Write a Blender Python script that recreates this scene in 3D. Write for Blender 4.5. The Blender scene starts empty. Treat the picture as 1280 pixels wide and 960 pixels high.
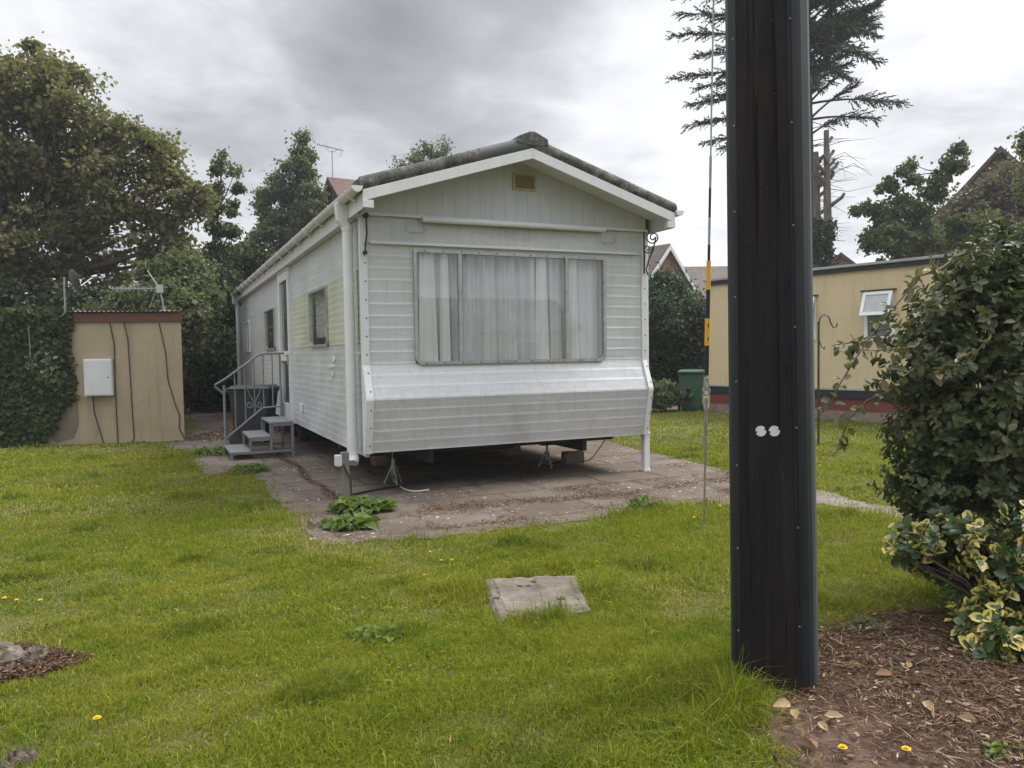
import bpy, bmesh, math, random
import numpy as np
from mathutils import Vector, Matrix
R = math.radians
rng = np.random.default_rng(7)
random.seed(7)
S = bpy.context.scene
col = S.collection
PI = math.pi

# ------------------------------------------------------------------ camera
F, PITCH, ROLL, CH = 955.648, .041, .015, 1.5
_cp, _sp, _c, _s = math.cos(PITCH), math.sin(PITCH), math.cos(ROLL), math.sin(ROLL)
_u0 = np.array([0, _sp, _cp]); _x0 = np.array([1., 0, 0]); fw = np.array([0, _cp, -_sp])
rt = _c*_x0 - _s*_u0; up = _s*_x0 + _c*_u0; CP = np.array([0, 0, CH])
def ray(x, y): return fw + (x-640)/F*rt - (y-480)/F*up
def gr(x, y, z=0.):                        # point of the ground seen at a pixel of the photo
    d = ray(x, y); return CP + d*((z-CH)/d[2])
def at(x, y, Y):                           # point at distance Y
    d = ray(x, y); return CP + d*(Y/d[1])
def hit(x, y, o, n):                       # point on a plane
    d = ray(x, y); o = np.array(o, float); return CP + d*(((o-CP)@n)/(d@n))
cd = bpy.data.cameras.new('camera'); cam = bpy.data.objects.new('camera', cd); col.objects.link(cam)
cd.sensor_width = 36; cd.lens = F/1280*36; cd.clip_end = 2000; cd.clip_start = .05
M3 = Matrix((rt, up, -fw)).transposed()
cam.matrix_world = Matrix.Translation(CP) @ M3.to_4x4()
S.camera = cam

# ------------------------------------------------------------------ helpers
def tag(o, label=None, cat=None, group=None, kind=None):
    if label: o['label'] = label
    if cat: o['category'] = cat
    if group: o['group'] = group
    if kind: o['kind'] = kind
    return o
def empty(name, loc, rz=0):
    o = bpy.data.objects.new(name, None); col.objects.link(o)
    o.location = loc; o.rotation_euler = (0, 0, rz); o.empty_display_size = .1
    return o
def copy_tree(o, parent=None):
    c = o.copy(); col.objects.link(c)
    if parent: c.parent = parent
    for ch in list(o.children): copy_tree(ch, c)
    return c
def link(name, me, mat, parent=None):
    o = bpy.data.objects.new(name, me); col.objects.link(o)
    if mat: me.materials.append(mat)
    if parent is not None: o.parent = parent
    return o
class MB:
    def __init__(s): s.v = []; s.f = []; s.sm = []
    def add(s, vs, fs, smooth=False):
        n = len(s.v); s.v += [tuple(map(float, v)) for v in vs]
        s.f += [tuple(i+n for i in f) for f in fs]; s.sm += [smooth]*len(fs); return s
    def box(s, x0, x1, y0, y1, z0, z1):
        x0, x1 = sorted((x0, x1)); y0, y1 = sorted((y0, y1)); z0, z1 = sorted((z0, z1))
        return s.add([(x0,y0,z0),(x1,y0,z0),(x1,y1,z0),(x0,y1,z0),(x0,y0,z1),(x1,y0,z1),(x1,y1,z1),(x0,y1,z1)],
                     [(3,2,1,0),(4,5,6,7),(0,1,5,4),(1,2,6,5),(2,3,7,6),(3,0,4,7)])
    def bar(s, p, q, w, h=None, upv=(0,0,1)):     # rectangular bar from p to q
        h = h or w; p = Vector(p); q = Vector(q); d = (q-p).normalized(); u_ = Vector(upv)
        if abs(d.dot(u_)) > .98: u_ = Vector((1,0,0))
        a = d.cross(u_).normalized()*w/2; b = a.cross(d).normalized()*h/2
        vs = [p-a-b, p+a-b, p+a+b, p-a+b, q-a-b, q+a-b, q+a+b, q-a+b]
        return s.add(vs, [(3,2,1,0),(4,5,6,7),(0,1,5,4),(1,2,6,5),(2,3,7,6),(3,0,4,7)])
    def tube(s, pts, r, n=8, cap=True):
        pts = [Vector(p) for p in pts]; rs = r if hasattr(r, '__len__') else [r]*len(pts)
        vs = []; fs = []; a = None
        for i, p in enumerate(pts):
            d = (pts[min(i+1, len(pts)-1)] - pts[max(i-1, 0)]).normalized()
            if a is None: a = d.orthogonal().normalized()
            else:
                a = a - d*a.dot(d)
                a = a.normalized() if a.length > 1e-5 else d.orthogonal().normalized()
            b = d.cross(a)
            for k in range(n):
                t = 2*PI*k/n; vs.append(p + (a*math.cos(t) + b*math.sin(t))*rs[i])
        for i in range(len(pts)-1):
            for k in range(n):
                k2 = (k+1) % n; fs.append((i*n+k, i*n+k2, (i+1)*n+k2, (i+1)*n+k))
        s.add(vs, fs, True)
        if cap: s.add(vs[:n], [tuple(range(n))[::-1]]); s.add(vs[-n:], [tuple(range(n))])
        return s
    def prism(s, poly, d):                         # 3-D polygon extruded by vector d
        n = len(poly); d = Vector(d); vs = [Vector(p) for p in poly]; vs += [p+d for p in vs]
        fs = [tuple(range(n))[::-1], tuple(range(n, 2*n))] + [(i, (i+1) % n, n+(i+1) % n, n+i) for i in range(n)]
        return s.add(vs, fs)
    def disc(s, c, r, ax, h, n=20):
        c = Vector(c); ax = Vector(ax).normalized(); return s.tube([c, c+ax*h], r, n)
    def build(s, name, mat, parent=None, bev=0, recalc=True):
        me = bpy.data.meshes.new(name); me.from_pydata(s.v, [], s.f)
        me.polygons.foreach_set('use_smooth', s.sm)
        if recalc:
            bm = bmesh.new(); bm.from_mesh(me); bmesh.ops.recalc_face_normals(bm, faces=bm.faces); bm.to_mesh(me); bm.free()
        me.update(); o = link(name, me, mat, parent)
        if bev:
            m = o.modifiers.new('bevel', 'BEVEL'); m.width = bev; m.segments = 2; m.limit_method = 'ANGLE'; m.angle_limit = R(50)
        return o
def np_mesh(name, V, faces_sizes, idx, mat, parent=None, attrs=None, smooth=False):
    me = bpy.data.meshes.new(name); nv = len(V); nf = len(faces_sizes); nl = len(idx)
    me.vertices.add(nv); me.vertices.foreach_set('co', np.asarray(V, np.float32).ravel())
    me.loops.add(nl); me.loops.foreach_set('vertex_index', np.asarray(idx, np.int32))
    me.polygons.add(nf); st = np.concatenate([[0], np.cumsum(faces_sizes)[:-1]]).astype(np.int32)
    me.polygons.foreach_set('loop_start', st)
    if smooth: me.polygons.foreach_set('use_smooth', np.ones(nf, bool))
    for k, a in (attrs or {}).items():
        at_ = me.attributes.new(k, 'FLOAT', 'POINT'); at_.data.foreach_set('value', np.asarray(a, np.float32))
    me.update(calc_edges=True); me.validate()
    return link(name, me, mat, parent)
def unit(a): return a/np.maximum(np.linalg.norm(a, axis=-1, keepdims=True), 1e-9)
def leaf_arrays(P, T, N, L, W, fold=.25, droop=.15):
    """leaf = midrib base..tip with two folded halves; returns verts (n,6,3)"""
    T = unit(T); B = unit(np.cross(N, T)); Nn = np.cross(T, B); L = L[:, None]; W = W[:, None]
    b = P; tip = P + T*L - Nn*L*droop
    l1 = P + T*L*.32 + B*W*.5 + Nn*W*fold; l2 = P + T*L*.72 + B*W*.42 + Nn*(W*fold - L*droop*.4)
    r1 = P + T*L*.32 - B*W*.5 + Nn*W*fold; r2 = P + T*L*.72 - B*W*.42 + Nn*(W*fold - L*droop*.4)
    return np.stack([b, l1, l2, tip, r2, r1], 1)
def leaves(name, P, T, N, L, W, rnd, mat, parent=None, fold=.25, droop=.15):
    V = leaf_arrays(P, T, N, L, W, fold, droop); n = len(P)
    q = np.array([0, 3, 2, 1, 0, 5, 4, 3]); idx = (np.arange(n)[:, None]*6 + q).ravel()
    e = np.tile([0, 1, 1, .75, 1, 1], n)
    return np_mesh(name, V.reshape(-1, 3), np.full(2*n, 4), idx, mat, parent, {'rnd': np.repeat(rnd, 6), 'edge': e})
def rdir(n):
    return unit(rng.normal(size=(n, 3)))
def inpoly(x, y, poly):
    poly = np.asarray(poly)[:, :2]; ins = np.zeros(len(x), bool); j = len(poly)-1
    for i in range(len(poly)):
        xi, yi = poly[i]; xj, yj = poly[j]
        c = ((yi > y) != (yj > y)) & (x < (xj-xi)*(y-yi)/((yj-yi) if yj != yi else 1e-9) + xi)
        ins ^= c; j = i
    return ins
_ph = rng.uniform(0, 6.28, (40, 2)); _dr = rng.uniform(0, 6.28, 40)
def snoise(x, y, f, k=0, n=8):
    s = 0
    for i in range(n):
        j = (i+k*8) % 40; ff = f*(.6+.9*i/n); s = s + np.sin((x*np.cos(_dr[j])+y*np.sin(_dr[j]))*ff + _ph[j, 0])
    return s/n*1.6

# ------------------------------------------------------------------ materials
def nodes(name):
    m = bpy.data.materials.new(name); m.use_nodes = True; nt = m.node_tree; nt.nodes.clear()
    return m, nt, (lambda t, **k: _nd(nt, t, k))
def _nd(nt, t, k):
    n = nt.nodes.new(t)
    for a, b in k.items():
        if a.startswith('i_'): n.inputs[a[2:].replace('_', ' ')].default_value = b
        else: setattr(n, a, b)
    return n
def c4(c): return (c[0], c[1], c[2], 1)
def ramp(nt, fac, stops):
    r = nt.nodes.new('ShaderNodeValToRGB'); e = r.color_ramp.elements
    while len(e) < len(stops): e.new(.5)
    for q, (p, c) in zip(e, stops): q.position = p; q.color = c4(c) if hasattr(c, '__len__') else (c, c, c, 1)
    nt.links.new(fac, r.inputs[0]); return r.outputs[0]
def noise(nt, vec, sc, det=5, rough=.6, dist=0):
    n = nt.nodes.new('ShaderNodeTexNoise'); n.inputs['Scale'].default_value = sc; n.inputs['Detail'].default_value = det
    n.inputs['Roughness'].default_value = rough; n.inputs['Distortion'].default_value = dist
    if vec is not None: nt.links.new(vec, n.inputs['Vector'])
    return n.outputs['Fac']
def scaled(nt, s):
    tc = nt.nodes.new('ShaderNodeTexCoord'); mp = nt.nodes.new('ShaderNodeMapping'); mp.inputs['Scale'].default_value = s
    nt.links.new(tc.outputs['Object'], mp.inputs[0]); return mp.outputs[0]
def mix(nt, f, a, b, mode='MIX'):
    m = nt.nodes.new('ShaderNodeMix'); m.data_type = 'RGBA'; m.blend_type = mode
    for i, v in ((0, f), (6, a), (7, b)):
        if hasattr(v, 'type') and not hasattr(v, '__len__'): nt.links.new(v, m.inputs[i])
        elif i == 0: m.inputs[0].default_value = v
        else: m.inputs[i].default_value = c4(v)
    return m.outputs[2]
def finish(m, nt, colr, rough=.6, bump=None, bs=.3, bd=.01, metal=0, spec=.5, roughsock=None):
    p = nt.nodes.new('ShaderNodeBsdfPrincipled'); o = nt.nodes.new('ShaderNodeOutputMaterial')
    if hasattr(colr, '__len__'): p.inputs['Base Color'].default_value = c4(colr)
    else: nt.links.new(colr, p.inputs['Base Color'])
    p.inputs['Roughness'].default_value = rough; p.inputs['Metallic'].default_value = metal
    p.inputs['Specular IOR Level'].default_value = spec
    if roughsock is not None: nt.links.new(roughsock, p.inputs['Roughness'])
    if bump is not None:
        b = nt.nodes.new('ShaderNodeBump'); b.inputs['Strength'].default_value = bs; b.inputs['Distance'].default_value = bd
        nt.links.new(bump, b.inputs['Height']); nt.links.new(b.outputs[0], p.inputs['Normal'])
    nt.links.new(p.outputs[0], o.inputs[0]); return m
def paint(name, c1, c2, sc=3, rough=.5, stretch=(1,1,1), lo=.35, hi=.7, fine=.0, bump=.1, metal=0, spec=.5, bsc=60):
    """weathered paint: two tones in large noise, fine speckle, faint bump"""
    m, nt, nd = nodes(name); v = scaled(nt, stretch)
    n1 = noise(nt, v, sc, 6, .65, .3); cc = ramp(nt, n1, [(lo, c1), (hi, c2)])
    n2 = noise(nt, scaled(nt, (1,1,1)), bsc, 4)
    if fine: cc = mix(nt, fine, cc, ramp(nt, n2, [(.3, (.25,.25,.25)), (.7, (1,1,1))]), 'MULTIPLY')
    return finish(m, nt, cc, rough, n2, bump, .004, metal, spec)
def foliage(name, stops, trans=.35, rough=.5, spec=.35, edge=None):
    m, nt, nd = nodes(name); a = nd('ShaderNodeAttribute', attribute_name='rnd')
    cc = ramp(nt, a.outputs['Fac'], stops)
    if edge:
        e = nd('ShaderNodeAttribute', attribute_name='edge'); n = noise(nt, scaled(nt, (1,1,1)), 45, 2)
        ad = nd('ShaderNodeMath', operation='ADD'); nt.links.new(e.outputs['Fac'], ad.inputs[0])
        mm = nd('ShaderNodeMath', operation='MULTIPLY'); mm.inputs[1].default_value = .8; nt.links.new(n, mm.inputs[0]); nt.links.new(mm.outputs[0], ad.inputs[1])
        hf = nd('ShaderNodeMath', operation='MULTIPLY'); hf.inputs[1].default_value = .5; nt.links.new(ad.outputs[0], hf.inputs[0]); f = ramp(nt, hf.outputs[0], [(.45, 0), (.52, 1)])
        gate = ramp(nt, a.outputs['Fac'], [(.47, 0), (.52, 1)]); f2 = mix(nt, 1, f, gate, 'MULTIPLY')
        sep = nd('ShaderNodeSeparateColor'); nt.links.new(f2, sep.inputs[0]); cc = mix(nt, sep.outputs[0], cc, edge)
    p = nd('ShaderNodeBsdfPrincipled'); p.inputs['Roughness'].default_value = rough; p.inputs['Specular IOR Level'].default_value = spec
    nt.links.new(cc, p.inputs['Base Color'])
    t = nd('ShaderNodeBsdfTranslucent'); tcol = mix(nt, 1, cc, (1.5, 1.5, .8), 'MULTIPLY'); nt.links.new(tcol, t.inputs[0])
    ms = nd('ShaderNodeMixShader'); ms.inputs[0].default_value = trans; o = nd('ShaderNodeOutputMaterial')
    nt.links.new(p.outputs[0], ms.inputs[1]); nt.links.new(t.outputs[0], ms.inputs[2]); nt.links.new(ms.outputs[0], o.inputs[0])
    return m
def glass_mat(name, tint=(1,1,1), rough=.01, haze=.0):
    m, nt, nd = nodes(name); t = nd('ShaderNodeBsdfTransparent'); t.inputs[0].default_value = c4(tint)
    g = nd('ShaderNodeBsdfGlossy'); g.inputs['Roughness'].default_value = rough; g.inputs[0].default_value = (.95,.97,1,1)
    f = nd('ShaderNodeLayerWeight'); f.inputs[0].default_value = .5; pw = nd('ShaderNodeMath', operation='POWER'); nt.links.new(f.outputs['Facing'], pw.inputs[0]); pw.inputs[1].default_value = 4
    ma = nd('ShaderNodeMath', operation='MULTIPLY_ADD'); nt.links.new(pw.outputs[0], ma.inputs[0]); ma.inputs[1].default_value = .75; ma.inputs[2].default_value = .105
    ms = nd('ShaderNodeMixShader'); o = nd('ShaderNodeOutputMaterial'); nt.links.new(ma.outputs[0], ms.inputs[0])
    nt.links.new(t.outputs[0], ms.inputs[1]); nt.links.new(g.outputs[0], ms.inputs[2])
    d = nd('ShaderNodeBsdfDiffuse'); d.inputs[0].default_value = (.5,.5,.48,1)
    m2 = nd('ShaderNodeMixShader'); m2.inputs[0].default_value = haze
    nt.links.new(ms.outputs[0], m2.inputs[1]); nt.links.new(d.outputs[0], m2.inputs[2]); nt.links.new(m2.outputs[0], o.inputs[0]); return m

def siding_mat(name, c1, c2, cd, rough=.38):
    """painted aluminium siding: chalky tone changes, rain streaks running down, grime"""
    m, nt, nd = nodes(name)
    n1 = noise(nt, scaled(nt, (1,1,1)), 1.6, 6, .65, .4); cc = ramp(nt, n1, [(.35, c1), (.68, c2)])
    n2 = noise(nt, scaled(nt, (9,9,.55)), 1.5, 6, .7); st = ramp(nt, n2, [(.5, (1,1,1)), (.72, cd)]); cc = mix(nt, .95, cc, st, 'MULTIPLY')
    n5 = noise(nt, scaled(nt, (1,1,1)), .9, 7, .7, .8); cc = mix(nt, ramp(nt, n5, [(.55, 0), (.68, .35)]), cc, (.30,.30,.27))
    n4 = noise(nt, scaled(nt, (1.2,1.2,14)), 1.3, 4, .6); st2 = ramp(nt, n4, [(.48, (1,1,1)), (.75, cd)]); cc = mix(nt, .6, cc, st2, 'MULTIPLY')
    n3 = noise(nt, scaled(nt, (1,1,1)), 45, 3); sp = ramp(nt, n3, [(.3, (.86,.86,.84)), (.5, (1,1,1))]); cc = mix(nt, .6, cc, sp, 'MULTIPLY')
    nb = noise(nt, scaled(nt, (1,1,2.5)), 3.5, 3)
    return finish(m, nt, cc, rough, nb, .28, .02, 0, .5, ramp(nt, n1, [(.3, .3), (.7, .5)]))
front_siding = siding_mat('front siding', (.475,.485,.505), (.54,.55,.57), (.84,.84,.82))
side_siding = siding_mat('side siding', (.44,.45,.47), (.53,.54,.555), (.79,.785,.75))
side_upper = siding_mat('side upper siding', (.49,.50,.52), (.54,.55,.57), (.87,.87,.85))
green_siding = siding_mat('algae green siding', (.45,.465,.36), (.52,.53,.445), (.82,.83,.76))
white_pvc = paint('white plastic trim', (.605,.61,.62), (.68,.685,.695), 2.5, .38, fine=.12, bump=.03)
white_board = paint('white painted board', (.605,.61,.62), (.68,.685,.695), 2.2, .5, (3,3,.5), fine=.1)
gable_mat = paint('gable board', (.47,.485,.515), (.53,.545,.575), 1.8, .5, (3,3,.5), fine=.12)
filler_mat = paint('filler', (.57,.575,.585), (.63,.635,.645), 3, .6)
alu = paint('weathered aluminium', (.34,.34,.33), (.48,.48,.47), 8, .4, metal=.55)
rust_vent = paint('yellowed vent', (.40,.33,.20), (.48,.42,.28), 8, .5, fine=.2)
black_pvc = paint('black plastic', (.008,.010,.013), (.017,.020,.025), 5, .48, (1,1,.25), fine=.3, spec=.4)
black_iron = paint('black iron', (.012,.012,.012), (.03,.028,.026), 12, .5)
dark_under = paint('grimy underside', (.02,.018,.016), (.05,.042,.035), 4, .85)
rubber = paint('rubber', (.015,.015,.015), (.03,.03,.03), 10, .8)
galv = paint('galvanised steel', (.22,.23,.23), (.36,.37,.37), 14, .48, metal=.6)
step_metal = paint('grey step paint', (.15,.155,.16), (.21,.215,.22), 6, .55, fine=.15)
curtain_mat = paint('net curtain', (.64,.655,.67), (.72,.735,.745), 2, .9, spec=.1)
drape_mat = paint('white drape', (.76,.765,.765), (.80,.805,.80), 2, .9, spec=.1)
glass = glass_mat('window glass', (.86,.88,.88), .01, .045)
side_glass = glass_mat('side window glass', (.75,.76,.74), .03, .08)
def dark_pane_mat():
    m, nt, nd = nodes('dark pane'); n = noise(nt, scaled(nt, (1,1,1)), 2, 3)
    return finish(m, nt, ramp(nt, n, [(.3, (.06,.065,.07)), (.7, (.13,.14,.14))]), .08, None)
dark_pane = dark_pane_mat()
def roof_moss():
    m, nt, nd = nodes('mossy roof'); v = scaled(nt, (1,1,1)); n1 = noise(nt, v, 9, 8, .75); n2 = noise(nt, v, 40, 5, .7); n3 = noise(nt, v, 2.2, 4)
    a = ramp(nt, n1, [(.40, (.022,.022,.022)), (.5, (.055,.055,.052)), (.60, (.17,.17,.155))])
    a = mix(nt, ramp(nt, n3, [(.42, 0), (.62, .7)]), a, (.075,.072,.058))
    a = mix(nt, ramp(nt, n2, [(.56, 0), (.68, .6)]), a, (.27,.27,.24))
    return finish(m, nt, a, .9, n1, .8, .02)
roof_mat = roof_moss()
roof_patch = paint('patched roof edge', (.075,.08,.078), (.11,.115,.11), 4, .75, fine=.2, bump=.2)
def concrete(name, c1, c2, c3, sc=3, lich=.0, bump=.4):
    m, nt, nd = nodes(name); v = scaled(nt, (1,1,1)); n1 = noise(nt, v, sc, 8, .7, .4); n2 = noise(nt, v, sc*12, 6, .7); n3 = noise(nt, v, .55*sc, 4)
    a = ramp(nt, n1, [(.32, c1), (.52, c2), (.70, c3)])
    a = mix(nt, .6, a, ramp(nt, n2, [(.3, (.55,.55,.55)), (.55, (1,1,1))]), 'MULTIPLY')
    a = mix(nt, ramp(nt, n3, [(.5, 0), (.66, .55)]), a, (c1[0]*.55, c1[1]*.55, c1[2]*.5))
    if lich:
        n4 = noise(nt, v, 22, 3, .6); n5 = noise(nt, v, 1.1, 2)
        f = mix(nt, 1, ramp(nt, n4, [(.64, 0), (.68, 1)]), ramp(nt, n5, [(.5, 0), (.6, 1)]), 'MULTIPLY')
        sep = nd('ShaderNodeSeparateColor'); nt.links.new(f, sep.inputs[0]); a = mix(nt, sep.outputs[0], a, (lich, lich, lich*.95))
    return finish(m, nt, a, .92, n2, bump, .01, 0, .2)
patio_mat = concrete('stained concrete', (.105,.082,.064), (.17,.138,.11), (.25,.205,.165), 1.3)
slab_mat = concrete('paving slab', (.095,.08,.068), (.165,.143,.125), (.23,.20,.175), 2.2, .55)
manhole_mat = concrete('old concrete cover', (.10,.085,.07), (.16,.137,.115), (.24,.21,.18), 6, 0, .6)
block_mat = concrete('concrete block', (.16,.125,.095), (.24,.19,.15), (.30,.25,.20), 5)
shed_mat = None
def render_mat(name, c1, c2, stain, joints=True):
    m, nt, nd = nodes(name); v = scaled(nt, (1,1,1)); n1 = noise(nt, v, 1.1, 7, .65); n2 = noise(nt, v, 30, 5, .7)
    a = ramp(nt, n1, [(.33, c1), (.66, c2)])
    n3 = noise(nt, scaled(nt, (5,5,.6)), 1.3, 5); a = mix(nt, ramp(nt, n3, [(.52, 0), (.72, .6)]), a, stain)
    a = mix(nt, .35, a, ramp(nt, n2, [(.3, (.7,.7,.7)), (.6, (1,1,1))]), 'MULTIPLY')
    b = n2
    if joints:
        br = nd('ShaderNodeTexBrick'); mp = nd('ShaderNodeMapping'); mp.inputs['Rotation'].default_value = (R(90), 0, 0); tc = nd('ShaderNodeTexCoord')
        nt.links.new(tc.outputs['Object'], mp.inputs[0]); nt.links.new(mp.outputs[0], br.inputs['Vector'])
        br.inputs['Scale'].default_value = 1; br.inputs['Brick Width'].default_value = .45; br.inputs['Row Height'].default_value = .225
        br.inputs['Mortar Size'].default_value = .008; br.inputs['Mortar Smooth'].default_value = .6
        br.inputs[1].default_value = (1,1,1,1); br.inputs[2].default_value = (.93,.93,.93,1); br.inputs[3].default_value = (.80,.79,.77,1)
        a = mix(nt, .4, a, br.outputs['Color'], 'MULTIPLY')
    return finish(m, nt, a, .9, b, .35, .006, 0, .2)
shed_mat = render_mat('tan painted blockwork', (.31,.255,.172), (.38,.315,.218), (.22,.18,.127))
chalet_mat = render_mat('cream render', (.50,.41,.255), (.56,.46,.295), (.43,.345,.205), False)
maroon = paint('maroon board', (.10,.028,.022), (.15,.04,.03), 3, .6, fine=.2)
skirt_mat = paint('dark red skirt', (.115,.022,.018), (.17,.035,.028), 2, .65, (1,1,3), fine=.25)
plinth_mat = concrete('dirty plinth', (.13,.10,.08), (.21,.16,.13), (.27,.21,.17), 3)
meter_white = paint('meter box white', (.50,.51,.52), (.56,.57,.58), 3, .4)
cable_mat = paint('dark cable', (.03,.024,.02), (.05,.04,.03), 10, .6)
white_cable = paint('white cable', (.55,.53,.5), (.65,.63,.6), 10, .5)
corr_mat = paint('corrugated sheet', (.11,.105,.10), (.19,.18,.17), 6, .8, fine=.3)
pole_mat = None
def mth2(nt, op, a, b):
    n = nt.nodes.new('ShaderNodeMath'); n.operation = op
    for i, q in enumerate((a, b)):
        if hasattr(q, 'type'): nt.links.new(q, n.inputs[i])
        else: n.inputs[i].default_value = q
    return n.outputs[0]
def creosote():
    m, nt, nd = nodes('creosoted wood'); v = scaled(nt, (9,9,.5)); n1 = noise(nt, v, 2, 8, .7, .4); n2 = noise(nt, scaled(nt, (1,1,.35)), 2.6, 4); n3 = noise(nt, scaled(nt, (22,22,1)), 3, 6, .7)
    a = ramp(nt, n1, [(.35, (.007,.0065,.0075)), (.68, (.022,.019,.021))])
    a = mix(nt, ramp(nt, n2, [(.5, 0), (.66, .75)]), a, (.022,.0115,.011))
    sp = noise(nt, scaled(nt, (1,1,.4)), 24, 2); a = mix(nt, ramp(nt, sp, [(.66, 0), (.7, .8)]), a, (.004,.004,.004))
    n4 = noise(nt, scaled(nt, (26,26,.45)), 1.4, 3, .5, .2); crk = ramp(nt, n4, [(.34, 1), (.37, 0)]); a = mix(nt, crk, a, (.002,.002,.002))
    hh = mth2(nt, 'SUBTRACT', n3, mth2(nt, 'MULTIPLY', crk, 1.6))
    return finish(m, nt, a, .7, hh, .9, .008, 0, .14)
pole_mat = creosote()
disc_mat = paint('grey discs', (.46,.46,.45), (.55,.55,.54), 9, .5)
yellow_mat = paint('yellow plastic', (.58,.30,.025), (.66,.36,.04), 4, .5)
green_bin = paint('green bin plastic', (.018,.075,.045), (.028,.10,.062), 3, .5)
grey_bin = paint('charcoal bin plastic', (.010,.011,.013), (.020,.021,.024), 3, .55)
timber = paint('grey timber', (.13,.115,.095), (.24,.215,.18), 3, .85, (8,8,.6), fine=.3, bump=.3)
def brick_mat():
    m, nt, nd = nodes('red brick'); br = nd('ShaderNodeTexBrick'); mp = nd('ShaderNodeMapping'); mp.inputs['Rotation'].default_value = (R(90), 0, 0); tc = nd('ShaderNodeTexCoord')
    nt.links.new(tc.outputs['Object'], mp.inputs[0]); nt.links.new(mp.outputs[0], br.inputs['Vector'])
    br.inputs['Scale'].default_value = 1; br.inputs['Brick Width'].default_value = .225; br.inputs['Row Height'].default_value = .075; br.inputs['Mortar Size'].default_value = .008
    br.inputs[1].default_value = (.25,.075,.05,1); br.inputs[2].default_value = (.19,.055,.04,1); br.inputs[3].default_value = (.30,.26,.22,1)
    return finish(m, nt, br.outputs['Color'], .9)
brick = brick_mat()
def tile_mat(name, c1, c2):
    m, nt, nd = nodes(name); n1 = noise(nt, scaled(nt, (1,1,1)), 1.5, 6); w = nd('ShaderNodeTexWave'); w.bands_direction = 'Z'; w.wave_profile = 'SAW'
    w.inputs['Scale'].default_value = 1.55; w.inputs['Distortion'].default_value = .4; v = scaled(nt, (1,1,1)); nt.links.new(v, w.inputs[0])
    a = ramp(nt, n1, [(.35, c1), (.65, c2)]); a = mix(nt, .6, a, ramp(nt, w.outputs['Fac'], [(0, (.45,.45,.45)), (.25, (1,1,1))]), 'MULTIPLY')
    return finish(m, nt, a, .85, w.outputs['Fac'], .6, .03)
tile_brown = tile_mat('brown roof tiles', (.065,.052,.044), (.10,.082,.07))
tile_red = tile_mat('red roof tiles', (.075,.04,.034), (.115,.062,.05))
bark = paint('bark', (.04,.032,.026), (.085,.07,.056), 5, .9, (3,3,.6), fine=.35, bump=.7, bsc=30)
dead_bark = paint('dead grey bark', (.085,.075,.065), (.16,.145,.125), 4, .9, (3,3,.6), fine=.3, bump=.7, bsc=30)
twig_mat = paint('brown twig', (.06,.04,.03), (.11,.075,.055), 10, .85)
bramble_mat = paint('bramble stem', (.055,.035,.026), (.10,.06,.042), 10, .7)
soil_mat = concrete('bare soil', (.07,.042,.031), (.115,.07,.052), (.175,.115,.088), 7, 0, .9)
stump_mat = None
def stump_wood():
    m, nt, nd = nodes('rotten stump wood'); n1 = noise(nt, scaled(nt, (1,1,1)), 9, 8, .75, .5); n2 = noise(nt, scaled(nt, (4,14,4)), 6, 6)
    a = ramp(nt, n1, [(.36, (.045,.024,.015)), (.5, (.12,.095,.075)), (.66, (.21,.19,.165))])
    return finish(m, nt, a, .95, n2, .8, .02, 0, .2)
stump_mat = stump_wood()

# foliage materials
maple_mat = foliage('maple leaves', [(0, (.078,.088,.038)), (.5, (.122,.130,.060)), (.85, (.165,.16,.078)), (1, (.18,.145,.08))], .38, .6, .25)
dark_mat = foliage('dark hedge leaves', [(0, (.022,.032,.016)), (.6, (.042,.058,.027)), (1, (.075,.09,.04))], .22, .6, .2)
mid_mat = foliage('mid green leaves', [(0, (.064,.080,.040)), (.6, (.10,.118,.06)), (1, (.145,.155,.08))], .38, .6, .25)
laurel_mat = foliage('laurel leaves', [(0, (.022,.042,.022)), (.6, (.042,.070,.036)), (1, (.07,.105,.055))], .22, .55, .25)
conifer_mat = foliage('conifer sprays', [(0, (.028,.037,.028)), (.6, (.045,.057,.041)), (1, (.07,.08,.055))], .15, .6)
ivy_mat = foliage('ivy leaves', [(0, (.026,.042,.016)), (.6, (.055,.078,.030)), (.92, (.085,.11,.045)), (.97, (.19,.23,.14)), (1, (.22,.26,.16))], .25, .6, .2)
brown_tree = foliage('brownish tree leaves', [(0, (.075,.072,.048)), (.6, (.115,.105,.072)), (1, (.15,.13,.09))], .25)
rose_mat = foliage('shrub leaves', [(0, (.034,.044,.018)), (.5, (.064,.080,.033)), (.85, (.105,.12,.055)), (.95, (.15,.155,.085)), (1, (.17,.12,.085))], .25, .45, .35)
varieg_mat = foliage('variegated leaves', [(0, (.035,.068,.022)), (.6, (.055,.10,.032)), (1, (.085,.13,.045))], .22, .38, .5, edge=(.55,.47,.15))
weed_mat = foliage('weed leaves', [(0, (.06,.10,.018)), (1, (.12,.17,.04))], .3, .6, .2)
dry_leaf_mat = foliage('dry leaves', [(0, (.16,.09,.05)), (.5, (.27,.18,.10)), (1, (.40,.31,.20))], .15, .8, .2)
debris_mat = foliage('brown debris', [(0, (.05,.030,.020)), (.6, (.12,.072,.046)), (1, (.22,.15,.10))], .05, .95, .05)
straw_mat = foliage('straw', [(0, (.075,.045,.032)), (.5, (.15,.095,.064)), (.85, (.25,.175,.12)), (1, (.40,.33,.25))], .1, .9, .1)
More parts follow.
